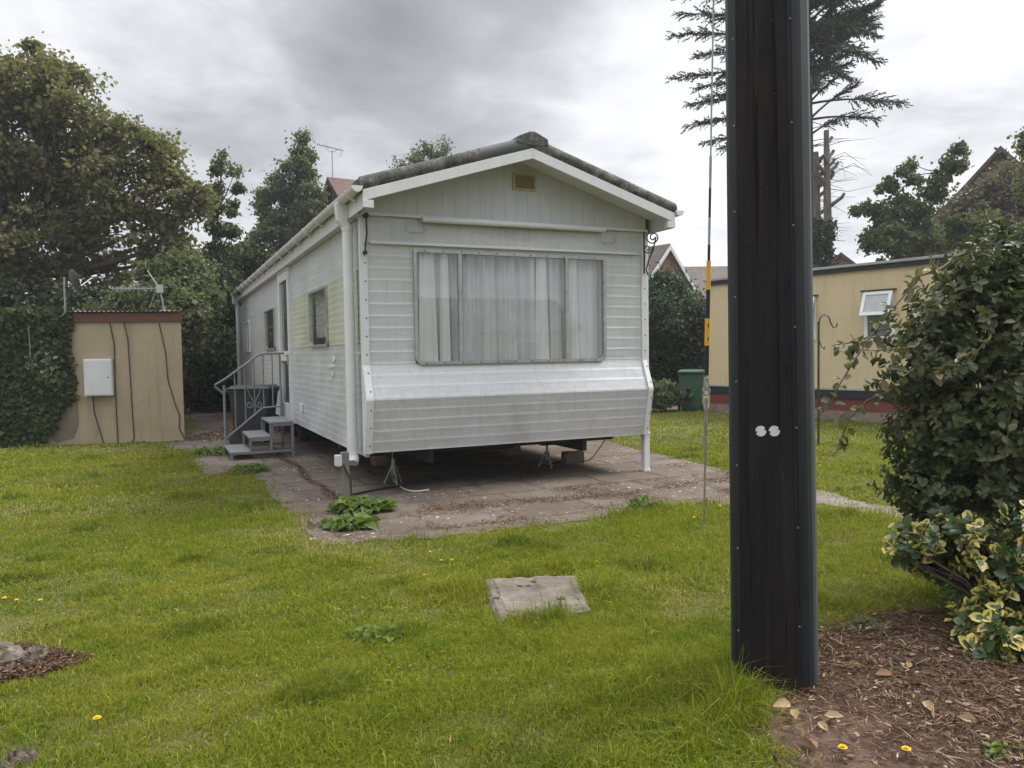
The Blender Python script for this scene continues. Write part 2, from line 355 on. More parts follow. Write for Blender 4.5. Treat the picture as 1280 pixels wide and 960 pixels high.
def grass_material():
    m, nt, nd = nodes('lawn blades'); a = nd('ShaderNodeAttribute', attribute_name='rnd'); g = nd('ShaderNodeNewGeometry')
    n1 = noise(nt, g.outputs['Position'], .75, 4, .6); n2 = noise(nt, g.outputs['Position'], 3.2, 3, .6)
    cc = ramp(nt, a.outputs['Fac'], [(0, (.066,.098,.009)), (.5, (.182,.216,.019)), (.86, (.285,.295,.038)), (.93, (.29,.26,.095)), (1, (.36,.28,.14))])
    cc = mix(nt, ramp(nt, n1, [(.50, 0), (.68, .55)]), cc, (.26,.25,.04))
    cc = mix(nt, ramp(nt, n2, [(.56, 0), (.72, .5)]), cc, (.068,.135,.010))
    p = nd('ShaderNodeBsdfPrincipled'); p.inputs['Roughness'].default_value = .6; p.inputs['Specular IOR Level'].default_value = .08; nt.links.new(cc, p.inputs['Base Color'])
    t = nd('ShaderNodeBsdfTranslucent'); nt.links.new(mix(nt, 1, cc, (1.45,1.45,.6), 'MULTIPLY'), t.inputs[0])
    ms = nd('ShaderNodeMixShader'); ms.inputs[0].default_value = .35; o = nd('ShaderNodeOutputMaterial')
    nt.links.new(p.outputs[0], ms.inputs[1]); nt.links.new(t.outputs[0], ms.inputs[2]); nt.links.new(ms.outputs[0], o.inputs[0]); return m
grass_mat = grass_material()
def ground_material():
    m, nt, nd = nodes('lawn soil'); g = nd('ShaderNodeNewGeometry'); n1 = noise(nt, g.outputs['Position'], 1.2, 6); n2 = noise(nt, g.outputs['Position'], 40, 5, .7)
    a = ramp(nt, n1, [(.35, (.075,.085,.025)), (.6, (.115,.11,.04)), (.72, (.15,.115,.06))])
    a = mix(nt, .6, a, ramp(nt, n2, [(.3, (.35,.35,.35)), (.6, (1,1,1))]), 'MULTIPLY')
    return finish(m, nt, a, .95, n2, .8, .02, 0, .1)
ground_mat = ground_material()

# ------------------------------------------------------------------ sky and sun
SUN_EL, SUN_AZ = R(54), R(68)             # azimuth clockwise from +Y: to the right of the view, beyond the caravan
w = bpy.data.worlds.new('World'); S.world = w; w.use_nodes = True; nt = w.node_tree; nt.nodes.clear()
nd = lambda t, **k: _nd(nt, t, k)
def mth(op, a, b=None, c=None):
    n = nt.nodes.new('ShaderNodeMath'); n.operation = op
    for i, v in enumerate((a, b, c)):
        if v is None: continue
        if hasattr(v, 'type'): nt.links.new(v, n.inputs[i])
        else: n.inputs[i].default_value = v
    return n.outputs[0]
sky = nd('ShaderNodeTexSky', sky_type='NISHITA', sun_disc=False, sun_elevation=SUN_EL, sun_rotation=SUN_AZ)
tc = nd('ShaderNodeTexCoord'); sx = nd('ShaderNodeSeparateXYZ'); nt.links.new(tc.outputs['Generated'], sx.inputs[0])
zz = mth('MAXIMUM', sx.outputs[2], 0.0); den = mth('ADD', zz, .22)
cx = nd('ShaderNodeCombineXYZ'); nt.links.new(mth('DIVIDE', sx.outputs[0], den), cx.inputs[0]); nt.links.new(mth('DIVIDE', sx.outputs[1], den), cx.inputs[1])
n1 = noise(nt, cx.outputs[0], 1.25, 9, .55, .25); n2 = noise(nt, cx.outputs[0], 3.4, 9, .6, .5)
def lobe(px, py, w0):                      # soft region of sky round a direction
    d = unit(ray(px, py)); v = nd('ShaderNodeVectorMath', operation='DOT_PRODUCT'); nt.links.new(tc.outputs['Generated'], v.inputs[0]); v.inputs[1].default_value = tuple(d)
    mr = nd('ShaderNodeMapRange'); mr.interpolation_type = 'SMOOTHSTEP'; mr.inputs[1].default_value = math.cos(w0); mr.inputs[2].default_value = 1; nt.links.new(v.outputs['Value'], mr.inputs[0]); return mr.outputs[0]
dens = mth('ADD', mth('MULTIPLY', n1, 1.0), mth('MULTIPLY', n2, .55))         # about .3 .. 1.1
dens = mth('ADD', dens, mth('MULTIPLY', lobe(560, 60, R(12)), .23)); dens = mth('ADD', dens, mth('MULTIPLY', lobe(330, 40, R(14)), .13))
dens = mth('SUBTRACT', dens, mth('MULTIPLY', mth('MAXIMUM', mth('SUBTRACT', .22, zz), 0.0), .45)); dens = mth('SUBTRACT', dens, mth('MULTIPLY', lobe(120, 60, R(12)), .10)); dens = mth('SUBTRACT', dens, mth('MULTIPLY', lobe(800, 200, R(13)), .13)); dens = mth('SUBTRACT', dens, mth('MULTIPLY', lobe(1150, 200, R(18)), .11)); dens = mth('ADD', dens, mth('MULTIPLY', lobe(1100, 40, R(14)), -.04))
cl = ramp(nt, mth('MULTIPLY', dens, .7), [(.36, (.40,.40,.40)), (.46, (.33,.333,.34)), (.56, (.25,.255,.268)), (.68, (.175,.178,.186)), (.90, (.105,.107,.113))])
bg1 = nd('ShaderNodeBackground'); nt.links.new(sky.outputs[0], bg1.inputs[0]); bg1.inputs[1].default_value = .06
bg2 = nd('ShaderNodeBackground'); nt.links.new(cl, bg2.inputs[0])
SKYG = nd('ShaderNodeMapRange'); SKYG.interpolation_type = 'SMOOTHSTEP'; nt.links.new(sx.outputs[2], SKYG.inputs[0])
SKYG.inputs[1].default_value = .40; SKYG.inputs[2].default_value = .9; SKYG.inputs[3].default_value = 1.0; SKYG.inputs[4].default_value = 3.9
nt.links.new(SKYG.outputs[0], bg2.inputs[1])
mxs = nd('ShaderNodeMixShader'); cov = ramp(nt, dens, [(.40, .72), (.62, .95)]); nt.links.new(cov, mxs.inputs[0])
nt.links.new(bg1.outputs[0], mxs.inputs[1]); nt.links.new(bg2.outputs[0], mxs.inputs[2])
wo = nd('ShaderNodeOutputWorld'); nt.links.new(mxs.outputs[0], wo.inputs[0])
sl = bpy.data.lights.new('sun', 'SUN'); sl.energy = 1.5; sl.angle = R(22); sl.color = (1, .95, .88)
so = bpy.data.objects.new('sun', sl); col.objects.link(so)
sd = Vector((math.sin(SUN_AZ)*math.cos(SUN_EL), math.cos(SUN_AZ)*math.cos(SUN_EL), math.sin(SUN_EL)))
so.rotation_euler = sd.to_track_quat('Z', 'Y').to_euler(); so.location = (8, -6, 20)
S.view_settings.view_transform = 'Standard'; S.view_settings.look = 'None'; S.view_settings.exposure = 1.52; S.view_settings.gamma = 1
S.view_settings.use_curve_mapping = False
S.cycles.use_denoising = True; S.cycles.max_bounces = 8; S.cycles.transparent_max_bounces = 24
try: S.cycles.denoiser = 'OPENIMAGEDENOISE'
except Exception: pass

# ------------------------------------------------------------------ the ground
YAW = .431; HO = np.array([-1.524, 7.945, 0.]); U = np.array([math.cos(YAW), math.sin(YAW), 0]); V = np.array([-math.sin(YAW), math.cos(YAW), 0])
def loc(a, b, z=0): return HO + U*a + V*b + np.array([0, 0, z])
me_g = MB().add([(-110,-110,0),(110,-110,0),(110,110,0),(-110,110,0)], [(0,1,2,3)])
tag(me_g.build('lawn_ground', ground_mat), kind='structure')
def smooth_poly(pts, jit, step=.12, seed=1):
    r = random.Random(seed); out = []
    n = len(pts)
    for i in range(n):
        p = np.array(pts[i][:2]); q = np.array(pts[(i+1) % n][:2]); k = max(1, int(np.linalg.norm(q-p)/step))
        for j in range(k):
            c = p + (q-p)*j/k; out.append((c[0]+r.uniform(-jit, jit), c[1]+r.uniform(-jit, jit)))
    return out
patio_px = [(405,683),(470,676),(560,672),(640,661),(720,652),(800,640),(850,634),(930,630)]
patio = [gr(*p)[:2] for p in patio_px] + [gr(960,612)[:2], gr(925,593)[:2], gr(850,574)[:2], gr(790,560)[:2], gr(749,549)[:2]] \
    + [loc(7.0,5.5)[:2], loc(5.0,15)[:2], loc(-1.2,15)[:2], loc(-1.3,9)[:2], loc(-1.6,7.2)[:2], loc(-1.95,6.2)[:2], loc(-1.5,5.4)[:2], gr(250,568)[:2], gr(244,580)[:2], gr(256,594)[:2], gr(322,592)[:2]] + [gr(345,628)[:2], gr(380,662)[:2]]
patio = smooth_poly(patio, .05)
def sheet(poly, z, name, mat):
    me = bpy.data.meshes.new(name); bm = bmesh.new(); vs = [bm.verts.new((p[0], p[1], z)) for p in poly]; f = bm.faces.new(vs)
    bm.normal_update()
    if f.normal.z < 0: f.normal_flip()
    bmesh.ops.triangulate(bm, faces=[f]); bm.to_mesh(me); bm.free(); return link(name, me, mat)
def patio_material():
    """hardstanding: brown stained concrete; old slabs with dirty joints along the front and the left edge"""
    m, nt, nd = nodes('hardstanding')
    tc = nd('ShaderNodeTexCoord'); mp = nd('ShaderNodeMapping'); mp.vector_type = 'POINT'
    mp.inputs['Rotation'].default_value = (0, 0, -YAW); nt.links.new(tc.outputs['Object'], mp.inputs[0]); v = mp.outputs[0]
    ds = noise(nt, v, 3, 4); n1 = noise(nt, v, 1.0, 8, .7, .5); n2 = noise(nt, v, 26, 6, .7); n3 = noise(nt, v, .5, 3); n6 = noise(nt, v, 5, 6, .75, .6)
    a = ramp(nt, n1, [(.30, (.078,.061,.048)), (.50, (.135,.110,.088)), (.70, (.205,.172,.142))])
    br = nd('ShaderNodeTexBrick'); va = nd('ShaderNodeVectorMath', operation='ADD'); nn = nd('ShaderNodeTexNoise'); nn.inputs['Scale'].default_value = 2.2; nt.links.new(v, nn.inputs[0])
    vs_ = nd('ShaderNodeVectorMath', operation='SCALE'); vs_.inputs[3].default_value = .10; nt.links.new(nn.outputs['Color'], vs_.inputs[0]); nt.links.new(v, va.inputs[0]); nt.links.new(vs_.outputs[0], va.inputs[1])
    nt.links.new(va.outputs[0], br.inputs['Vector']); br.inputs['Scale'].default_value = 1; br.inputs['Brick Width'].default_value = .82; br.inputs['Row Height'].default_value = .62
    br.inputs['Mortar Size'].default_value = .05; br.inputs['Mortar Smooth'].default_value = .7; br.offset = .35
    br.inputs[1].default_value = (1,1,1,1); br.inputs[2].default_value = (.72,.70,.69,1); br.inputs[3].default_value = (1,1,1,1)
    a = mix(nt, 1, a, br.outputs['Color'], 'MULTIPLY')
    jf = mth2(nt, 'MULTIPLY', br.outputs['Fac'], ramp(nt, n6, [(.38, 0), (.55, .9)])); a = mix(nt, jf, a, (.07,.043,.028))
    a = mix(nt, ramp(nt, n6, [(.56, 0), (.66, .6)]), a, (.11,.068,.045))
    a = mix(nt, .55, a, ramp(nt, n2, [(.3, (.5,.5,.5)), (.55, (1,1,1))]), 'MULTIPLY')
    n4 = noise(nt, v, 17, 3, .6); n5 = noise(nt, v, 1.4, 2); f = mth2(nt, 'MULTIPLY', ramp(nt, n4, [(.63, 0), (.66, 1)]), ramp(nt, n5, [(.50, 0), (.58, 1)]))
    a = mix(nt, f, a, (.46,.45,.44))
    hb = mth2(nt, 'SUBTRACT', n2, br.outputs['Fac'])
    return finish(m, nt, a, .9, hb, .5, .015, 0, .25)
def mth2(nt, op, a, b):
    n = nt.nodes.new('ShaderNodeMath'); n.operation = op
    for i, q in enumerate((a, b)):
        if hasattr(q, 'type'): nt.links.new(q, n.inputs[i])
        else: n.inputs[i].default_value = q
    return n.outputs[0]
tag(sheet(patio, .006, 'patio', patio_material()), kind='structure')
path = smooth_poly([gr(918,598)[:2], gr(985,610)[:2], gr(1030,614)[:2], gr(1075,628)[:2], gr(1160,640)[:2], gr(1160,655)[:2], gr(1090,643)[:2], gr(1030,630)[:2], gr(985,633)[:2], gr(918,630)[:2]], .03, .1, 4)
tag(sheet(path, .005, 'path', slab_mat), kind='structure')
far_path = [loc(5.6,9.6)[:2], gr(800,513)[:2], gr(895,513)[:2], gr(895,504)[:2], loc(5.6,13)[:2]]
tag(sheet(smooth_poly(far_path, .03, .3, 6), .005, 'concrete_path', patio_mat), kind='structure')
soil_px = [(1003,800),(1060,782),(1110,772),(1160,768),(1280,770),(1420,800),(1420,1000),(1280,1000),(1100,1000),(1000,985),(955,940),(930,890),(950,862),(990,850)]
soil = smooth_poly([gr(*p)[:2] for p in soil_px], .03, .07, 5)
def mound_sheet(poly, name, mat, hgt, step=.03, z0=.004):
    p = np.array(poly); x0, y0 = p.min(0); x1, y1 = p.max(0); xs = np.arange(x0, x1, step); ys = np.arange(y0, y1, step)
    gx, gy = np.meshgrid(xs, ys); fx = gx.ravel(); fy = gy.ravel(); ins = inpoly(fx, fy, p).reshape(gx.shape)
    z = z0 + hgt*(.5+.5*snoise(fx, fy, 9, 1))*(.6+.4*snoise(fx, fy, 30, 2)); z = np.maximum(z, z0)
    nx = len(xs); f = []
    for j in range(len(ys)-1):
        for i in range(nx-1):
            if ins[j, i] and ins[j+1, i] and ins[j, i+1] and ins[j+1, i+1]: f.append((j*nx+i, j*nx+i+1, (j+1)*nx+i+1, (j+1)*nx+i))
    me = bpy.data.meshes.new(name); me.from_pydata(np.stack([fx, fy, z], 1).tolist(), [], f); bm = bmesh.new(); bm.from_mesh(me)
    bmesh.ops.delete(bm, geom=[q for q in bm.verts if not q.link_faces], context='VERTS'); bm.to_mesh(me); bm.free()
    me.polygons.foreach_set('use_smooth', [True]*len(me.polygons)); return link(name, me, mat)
tag(mound_sheet(soil, 'bare_soil', soil_mat, .018), kind='structure')
stump_c = np.array([-2.66, 3.80, 0])

# ------------------------------------------------------------------ the static caravan
W_, ZB, LEN = 3.473, .473, 13.3
home = empty('mobile_home', tuple(HO), YAW)
tag(home, 'long white static caravan with ribbed siding, mossy gable roof and wide curtained front window', 'mobile home')
def ribs(z0, z1, pitch, depth, extra=()):
    """rows of (z, out): each course leans out towards its top and has a narrow upward ledge below it"""
    rows = []; n = max(1, round((z1-z0)/pitch)); p = (z1-z0)/n
    for i in range(n):
        a = z0+i*p; rows += [(a, depth), (a+.011, .0015), (a+.022, 0), (a+p-.03, depth*.45), (a+p-.008, depth*.9)]
    rows.append((z1, depth)); return rows
def siding(name, rows, cols, holes, fn, mat, parent):
    zs = sorted(set([round(z, 4) for z, _ in rows] + [round(q, 4) for h in holes for q in h[2:] if rows[0][0] < q < rows[-1][0]]))
    zr = [r[0] for r in rows]; zo = [r[1] for r in rows]; out = [float(np.interp(z, zr, zo)) for z in zs]
    cs = sorted(set([round(c, 4) for c in cols] + [round(q, 4) for h in holes for q in h[:2] if cols[0] < q < cols[-1]]))
    mb = MB(); vs = [fn(c, z, o) for z, o in zip(zs, out) for c in cs]; n = len(cs); fs = []
    for j in range(len(zs)-1):
        for i in range(n-1):
            cm = (cs[i]+cs[i+1])/2; zm = (zs[j]+zs[j+1])/2
            if any(h[0] < cm < h[1] and h[2] < zm < h[3] for h in holes): continue
            fs.append((j*n+i, j*n+i+1, (j+1)*n+i+1, (j+1)*n+i))
    mb.add(vs, fs); return mb.build(name, mat, parent)
WIN = (.538, 2.912, 1.385, 2.615)
# front: siding up to the trim strip, with the bellied sill below the window
def belly(z):
    return float(np.interp(z, [ZB, .62, 1.03, 1.06, 1.39, 3], [.015, .05, .135, .13, 0, 0]))
rows_f = [(z, o+belly(z)) for z, o in ribs(ZB, 1.03, .112, .0036)] + [(z, o+belly(z)) for z, o in ribs(1.0455, 1.40, .118, .0036)] + ribs(1.402, 2.655, .1205, .005)
hW = (WIN[0]+.012, WIN[1]-.012, WIN[2]+.012, WIN[3]-.012)
siding('front_siding', rows_f, np.linspace(0, W_, 30), [hW], lambda c, z, o: (c, -o, z), front_siding, home)
mb = MB().box(.02, W_-.02, -.014, .01, 2.657, 2.96); mb.build('frieze_panel', front_siding, home)
# sides, three bands
door = (4.78, 5.86, .43, 2.88); wA = (1.80, 3.02, 1.615, 2.375); wB = (6.62, 7.93, 1.62, 2.39); wC = (10.9, 12.05, 1.60, 2.36)
hs = [door, wA, wB, wC]; colL = np.linspace(0, LEN, 60)
L = lambda c, z, o: (-o, c, z)
siding('lower_side_siding', ribs(.43, 1.62, .085, .0022), colL, hs, L, side_siding, home)
siding('green_side_panel', ribs(1.622, 2.40, .078, .003), np.linspace(.22, 4.74, 20), hs, lambda c, z, o: (-o-.004, c, z), green_siding, home)
siding('middle_side_siding', ribs(1.622, 2.40, .085, .0022), [0, .218], hs, L, side_siding, home)
siding('middle_side_siding', ribs(1.622, 2.40, .085, .0022), np.linspace(4.742, LEN, 30), hs, L, side_siding, home)
siding('upper_side_siding', ribs(2.402, 2.965, .14, .002), colL, hs, L, side_upper, home)
RR = lambda c, z, o: (W_+o, c, z)
siding('right_side_siding', ribs(.45, 2.965, .085, .0022), colL, [], RR, side_siding, home)
MB().box(0, W_, LEN, LEN+.03, ZB, 3.0).build('rear_wall', side_siding, home)
MB().box(.01, W_-.01, .02, LEN-.01, ZB+.01, ZB+.08).build('floor', dark_under, home)
MB().box(.01, W_-.01, .02, LEN-.01, 2.966, 2.98).build('ceiling', white_board, home)
MB().box(.02, W_-.02, 3.4, 3.44, .56, 2.96).build('partition', paint('partition', (.30,.27,.22), (.34,.31,.26), 2, .7), home)
# filler patches on the left side
for (b, z, sb, sz, sd_) in ((1.52, 1.46, .13, .055, 1), (1.68, 1.37, .20, .035, 2), (1.62, 1.27, .08, .06, 3), (.80, 1.17, .07, .12, 4), (.85, .98, .08, .08, 5)):
    r = random.Random(sd_); pol = [(-.0085, b+math.cos(t)*sb*r.uniform(.7, 1), z+math.sin(t)*sz*r.uniform(.45, 1.1)) for t in np.linspace(0, 2*PI, 15)[:-1]]
    MB().prism(pol, (-.002, 0, 0)).build('filler_patch', filler_mat, home)
# gable and roof: apex of the fascia at 3.666, ends at 3.10
OV, EO, AZ, EZ = .47, .10, 3.666, 3.095
sl_ = (AZ-EZ)/(W_/2+EO)
def rz(a): return AZ - abs(a-W_/2)*sl_
gp = [(-.0, 0, 2.965), (W_, 0, 2.965), (W_, 0, rz(W_)-.01), (W_/2, 0, AZ-.01), (0, 0, rz(0)-.01)]
mb = MB()
nb = 24
for i in range(nb):                       # vertical boards with open joints
    a0 = W_*i/nb+.0012; a1 = W_*(i+1)/nb-.0012
    top = [(a1, rz(a1)-.02), (a0, rz(a0)-.02)]
    if a0 < W_/2 < a1: top.insert(1, (W_/2, AZ-.02))
    mb.prism([(a0, -.05, 2.955), (a1, -.05, 2.955)] + [(a, -.05, z) for a, z in top], (0, .03, 0))
mb.build('gable_board', gable_mat, home)
MB().prism([(p[0], -.046, p[2]) for p in gp], (0, .035, 0)).build('gable_backing', gable_mat, home)
MB().box(-.02, W_+.02, -.062, -.051, 2.935, 2.965).build('gable_trim', white_board, home)
def slope_slab(side, b0, b1, lo, hi, a_out):
    """slab along one slope, between heights lo and hi above the fascia line, out to a_out"""
    am = W_/2; ae = -a_out if side < 0 else W_+a_out
    z = lambda a: AZ - abs(a-am)*sl_
    return [(am, b0, z(am)+lo), (ae, b0, z(ae)+lo), (ae, b0, z(ae)+hi), (am, b0, z(am)+hi)], (0, b1-b0, 0)
for s in (-1, 1):
    p, d = slope_slab(s, -OV, LEN+.25, .0, .125, EO+.055); MB().prism(p, d).build('roof_slope', roof_mat, home, .02)
    p, d = slope_slab(s, -OV-.022, -OV+.0, -.105, .004, EO+.005); MB().prism(p, d).build('bargeboard', white_board, home, .004)
    p, d = slope_slab(s, -OV+.002, -.052, -.03, -.015, EO-.0); MB().prism(p, d).build('soffit', white_board, home)
# rolled verge over the front edge, and a smoother replaced length beside the ridge
def verge(a0, a1, name, m, r=.075, lift=.062):
    pts = [(a, -OV-.01, rz(a)+lift) for a in np.linspace(a0, a1, 9)]
    mb = MB(); n = 12; rings = []
    for a, b, z in pts:
        rings.append([(a, b+.045+ -math.cos(t)*.065, z+math.sin(t)*.080) for t in np.linspace(-1.5, 1.6, n)])
    vs = [q for rr in rings for q in rr]
    fs = [(i*n+k, i*n+k+1, (i+1)*n+k+1, (i+1)*n+k) for i in range(len(rings)-1) for k in range(n-1)]
    mb.add(vs, fs, True); mb.add(rings[0], [tuple(range(n))]); mb.add(rings[-1], [tuple(range(n))[::-1]])
    return mb.build(name, m, home)
verge(-EO-.03, 1.12, 'roof_verge', roof_mat); verge(1.123, W_/2, 'roof_verge', roof_patch, lift=.068); verge(W_/2+.002, W_+EO+.03, 'roof_verge', roof_mat)
c_ = W_/2; MB().prism([(c_-.19, -OV-.035, AZ+.04), (c_-.18, -OV-.035, AZ+.112), (c_-.03, -OV-.035, AZ+.178), (c_+.03, -OV-.035, AZ+.178), (c_+.18, -OV-.035, AZ+.112), (c_+.19, -OV-.035, AZ+.04), (c_, -OV-.035, AZ+.02)], (0, LEN+.72, 0)).build('ridge_cap', roof_mat, home, .012)
# eaves: fascia, gutter, brackets
for s in (-1, 1):
    A = (lambda x: -x) if s < 0 else (lambda x: W_+x)
    MB().box(A(EO-.02), A(EO), -OV+.0, LEN+.2, 2.925, 3.10).build('eave_fascia', white_board, home)
    MB().box(A(.008), A(EO-.021), -.05, LEN+.2, 2.93, 2.945).build('eave_soffit', white_board, home)
    MB().box(A(EO+.004), A(-.0), -OV-.03, -OV+.03, 2.925, 3.0).build('bargeboard_end', white_board, home, .004)
    mb = MB(); n = 9; prof = [(EO+.062-math.cos(t)*.056, 3.128-math.sin(t)*.062) for t in np.linspace(0, PI, n)]
    prof2 = [(EO+.062-math.cos(t)*.05, 3.13-math.sin(t)*.055) for t in np.linspace(PI, 0, n)]; P = prof+prof2
    r0 = [(A(a), -OV-.03, z) for a, z in P]; mb.prism(r0, (0, LEN+OV+.23, 0))
    mb.prism([(A(a), -OV-.042, z) for a, z in prof], (0, .0118, 0))
    g = mb.build('gutter', white_pvc, home)
    for b in np.arange(-.25, LEN, .82):
        mb = MB(); pr = [(EO+.062-math.cos(t)*.068, 3.128-math.sin(t)*.074) for t in np.linspace(0, PI, n)]; pr2 = [(EO+.062-math.cos(t)*.0565, 3.128-math.sin(t)*.0625) for t in np.linspace(PI, 0, n)]
        mb.prism([(A(a), b, z) for a, z in pr+pr2], (0, .045, 0)); mb.bar((A(EO+.10), b+.022, 3.064), (A(EO+.0015), b+.022, 3.025), .035, .014); mb.build('gutter_bracket', white_pvc, g)
# downpipes
def rbox(mb, a, b, z0, z1, w, d): mb.box(a-w/2, a+w/2, b-d/2, b+d/2, z0, z1)
pb = .20; pa = -.105
mb = MB(); mb.prism([(-.235, pb-.04, 3.085), (-.09, pb-.04, 3.085), (-.10, pb-.04, 2.90), (-.055, pb-.04, 2.82), (-.155, pb-.04, 2.82), (-.215, pb-.04, 2.90)], (0, .1, 0))
hopper = mb
mb = MB().tube([(pa, pb, 2.83), (pa, pb, .62)], .055, 20)
dp = mb.build('downpipe', white_pvc, home); hopper.build('hopper', white_pvc, dp, .012)
MB().tube([(pa, pb, 2.835), (pa, pb, 2.80)], .061, 20).build('pipe_collar', white_pvc, dp)
MB().tube([(pa, pb, .655), (pa, pb, .52)], .061, 20).build('pipe_collar', white_pvc, dp)
MB().tube([(pa, pb, .53), (pa, pb, .44), (pa+.005, pb-.02, .40), (pa-.01, pb-.05, .36)], .058, 18).build('pipe_shoe', white_pvc, dp)
MB().box(pa+.03, -.001, pb-.03, pb+.03, 1.5, 1.53).build('pipe_clip', white_pvc, dp, .004)
dp2 = MB().tube([(-.075, 13.05, 3.07), (-.075, 13.05, .25)], .05, 14).build('downpipe', white_pvc, home)
MB().box(-.2, -.05, 13.0, 13.1, 2.86, 3.08).build('hopper', white_pvc, dp2, .012)
dp3 = MB().box(W_+.005, W_+.085, .02, .10, .0, 2.93).build('downpipe', white_pvc, home, .012)
MB().box(W_-.002, W_+.092, .012, .108, .0, .03).build('pipe_foot', white_pvc, dp3)
MB().box(W_-.0, W_+.09, .015, .105, .46, .49).build('pipe_collar', white_pvc, dp3, .004)
# corner trims following the front profile
zz_ = [ZB-.005, .62, 1.03, 1.06, 1.39, 2.95]
for a0, a1 in ((-.03, .045), (W_-.045, W_+.02)):
    mb = MB()
    for z0, z1 in zip(zz_[:-1], zz_[1:]):
        o0, o1 = belly(z0)+.022, belly(z1)+.022
        mb.add([(a0,-o0,z0),(a1,-o0,z0),(a1,-o1,z1),(a0,-o1,z1),(a0,.04,z0),(a1,.04,z0),(a1,.04,z1),(a0,.04,z1)], [(0,1,2,3),(0,3,7,4),(1,5,6,2),(4,7,6,5)])
    tr = mb.build('corner_trim', white_pvc, home)
    mb = MB()
    for z in np.arange(.55, 2.7, .19):
        MB().disc(((a0+a1)/2+.012, -belly(z)-.0215, z), .0075, (0,-1,0), .006, 8).build('trim_screw', dark_under, tr)
MB().bar((.07, -.03, 2.662), (3.34, -.03, 2.672), .035, .03).build('trim_strip', white_pvc, home, .006)
mb = MB(); mb.tube([(.62, -.10, 2.915), (2.86, -.10, 2.925)], .03, 10); mb.box(.62, 2.86, -.10, -.055, 2.90, 2.945); mb.build('awning_rail', white_pvc, home)
for a in (.53, 2.90):
    MB().tube([(a-.06, -.05, 2.90), (a-.075, -.07, 2.80), (a-.05, -.075, 2.775), (a+.10, -.075, 2.78), (a+.125, -.07, 2.80), (a+.115, -.05, 2.90)], .006, 6).build('rail_hook', alu, home)
# front window
fr = MB(); a0, a1, z0, z1 = WIN; t_ = .034
def rrect(a0, a1, z0, z1, r, n=6, rt_=.02):
    pts = []
    for (ca, cz, s0, rr) in ((a1-r, z0+r, -90, r), (a1-rt_, z1-rt_, 0, rt_), (a0+rt_, z1-rt_, 90, rt_), (a0+r, z0+r, 180, r)):
        for k in range(n+1):
            t = R(s0+90*k/n); pts.append((ca+math.cos(t)*rr, cz+math.sin(t)*rr))
    return pts
def ringmesh(mb, o, i, y0, y1, plane='xz'):
    n = len(o); f = (lambda p, y: (p[0], y, p[1])) if plane == 'xz' else (lambda p, y: (y, p[0], p[1]))
    vs = [f(p, y0) for p in o]+[f(p, y0) for p in i]+[f(p, y1) for p in o]+[f(p, y1) for p in i]; fs = []
    for k in range(n):
        l = (k+1) % n; fs += [(k,l,n+l,n+k), (2*n+k,3*n+k,3*n+l,2*n+l), (k,2*n+k,2*n+l,l), (n+k,n+l,3*n+l,3*n+k)]
    mb.add(vs, fs)
ringmesh(fr, rrect(a0, a1, z0, z1, .09), rrect(a0+t_, a1-t_, z0+t_, z1-t_, .065), -.035, .03)
win = fr.build('front_window', alu, home)
for a in (1.065, 2.39):
    MB().box(a-.022, a+.022, -.030, .015, z0+t_*.5, z1-t_*.5).build('mullion', alu, win, .004)
for q0, q1 in ((a0+.03, 1.045), (1.085, 2.37), (2.41, a1-.03)):
    MB().add([(q0, -.008, z0+.02), (q1, -.008, z0+.02), (q1, -.008, z1-.02), (q0, -.008, z1-.02)], [(0,1,2,3)]).build('pane', glass, win)
mb = MB()
for a in np.arange(a0+.12, a1-.1, .21):
    for z in (z0+.016, z1-.016): MB().disc((a, -.035, z), .008, (0,-1,0), .004, 8).build('window_screw', dark_under, win)
def curtain(name, a0, a1, b, z0, z1, amp, per, mat, seed, parent, flare=0., plane='front'):
    r = random.Random(seed); n = max(8, int((a1-a0)/.006)); ph = [r.uniform(0, 6.28) for _ in range(4)]
    rows = 9; vs = []; rn = []
    for j in range(rows):
        t = j/(rows-1); z = z0+(z1-z0)*t; sq = 1+flare*(1-t)
        for i in range(n+1):
            a = a0+(a1-a0)*i/n; x = a*2*PI/per
            o = math.sin(x+ph[0]+.5*math.sin(x*.31+ph[1])+.25*t)*.6+math.sin(x*2.3+ph[2]-.3*t)*.25+math.sin(x*.43+ph[3]+.5*t)*.6
            ac = (a0+a1)/2; aa = ac+(a-ac)*sq
            vs.append((aa, b+o*amp, z) if plane == 'front' else (b+o*amp, aa, z)); rn.append(.5+.5*math.sin(x*.37+ph[1]))
    n1_ = n+1; idx = [k for j in range(rows-1) for i in range(n) for k in (j*n1_+i, j*n1_+i+1, (j+1)*n1_+i+1, (j+1)*n1_+i)]
    return np_mesh(name, vs, [4]*((rows-1)*n), idx, mat, parent, {'rnd': rn}, True)
curtain('net_curtain', .555, 2.44,   .095, 1.36, 2.62, .046, .12, curtain_mat, 3, home)
curtain('net_curtain', 2.56, 2.95, .10, 1.36, 2.62, .014, .2, curtain_mat, 5, home)
for q0, q1, sd_ in ((.62, .78, 1), (.86, .94, 2), (2.02, 2.16, 3), (2.45, 2.55, 7)):
    curtain('drape', q0, q1, .035, 1.36, 2.62, .018, .06, drape_mat, sd_, home, .45)
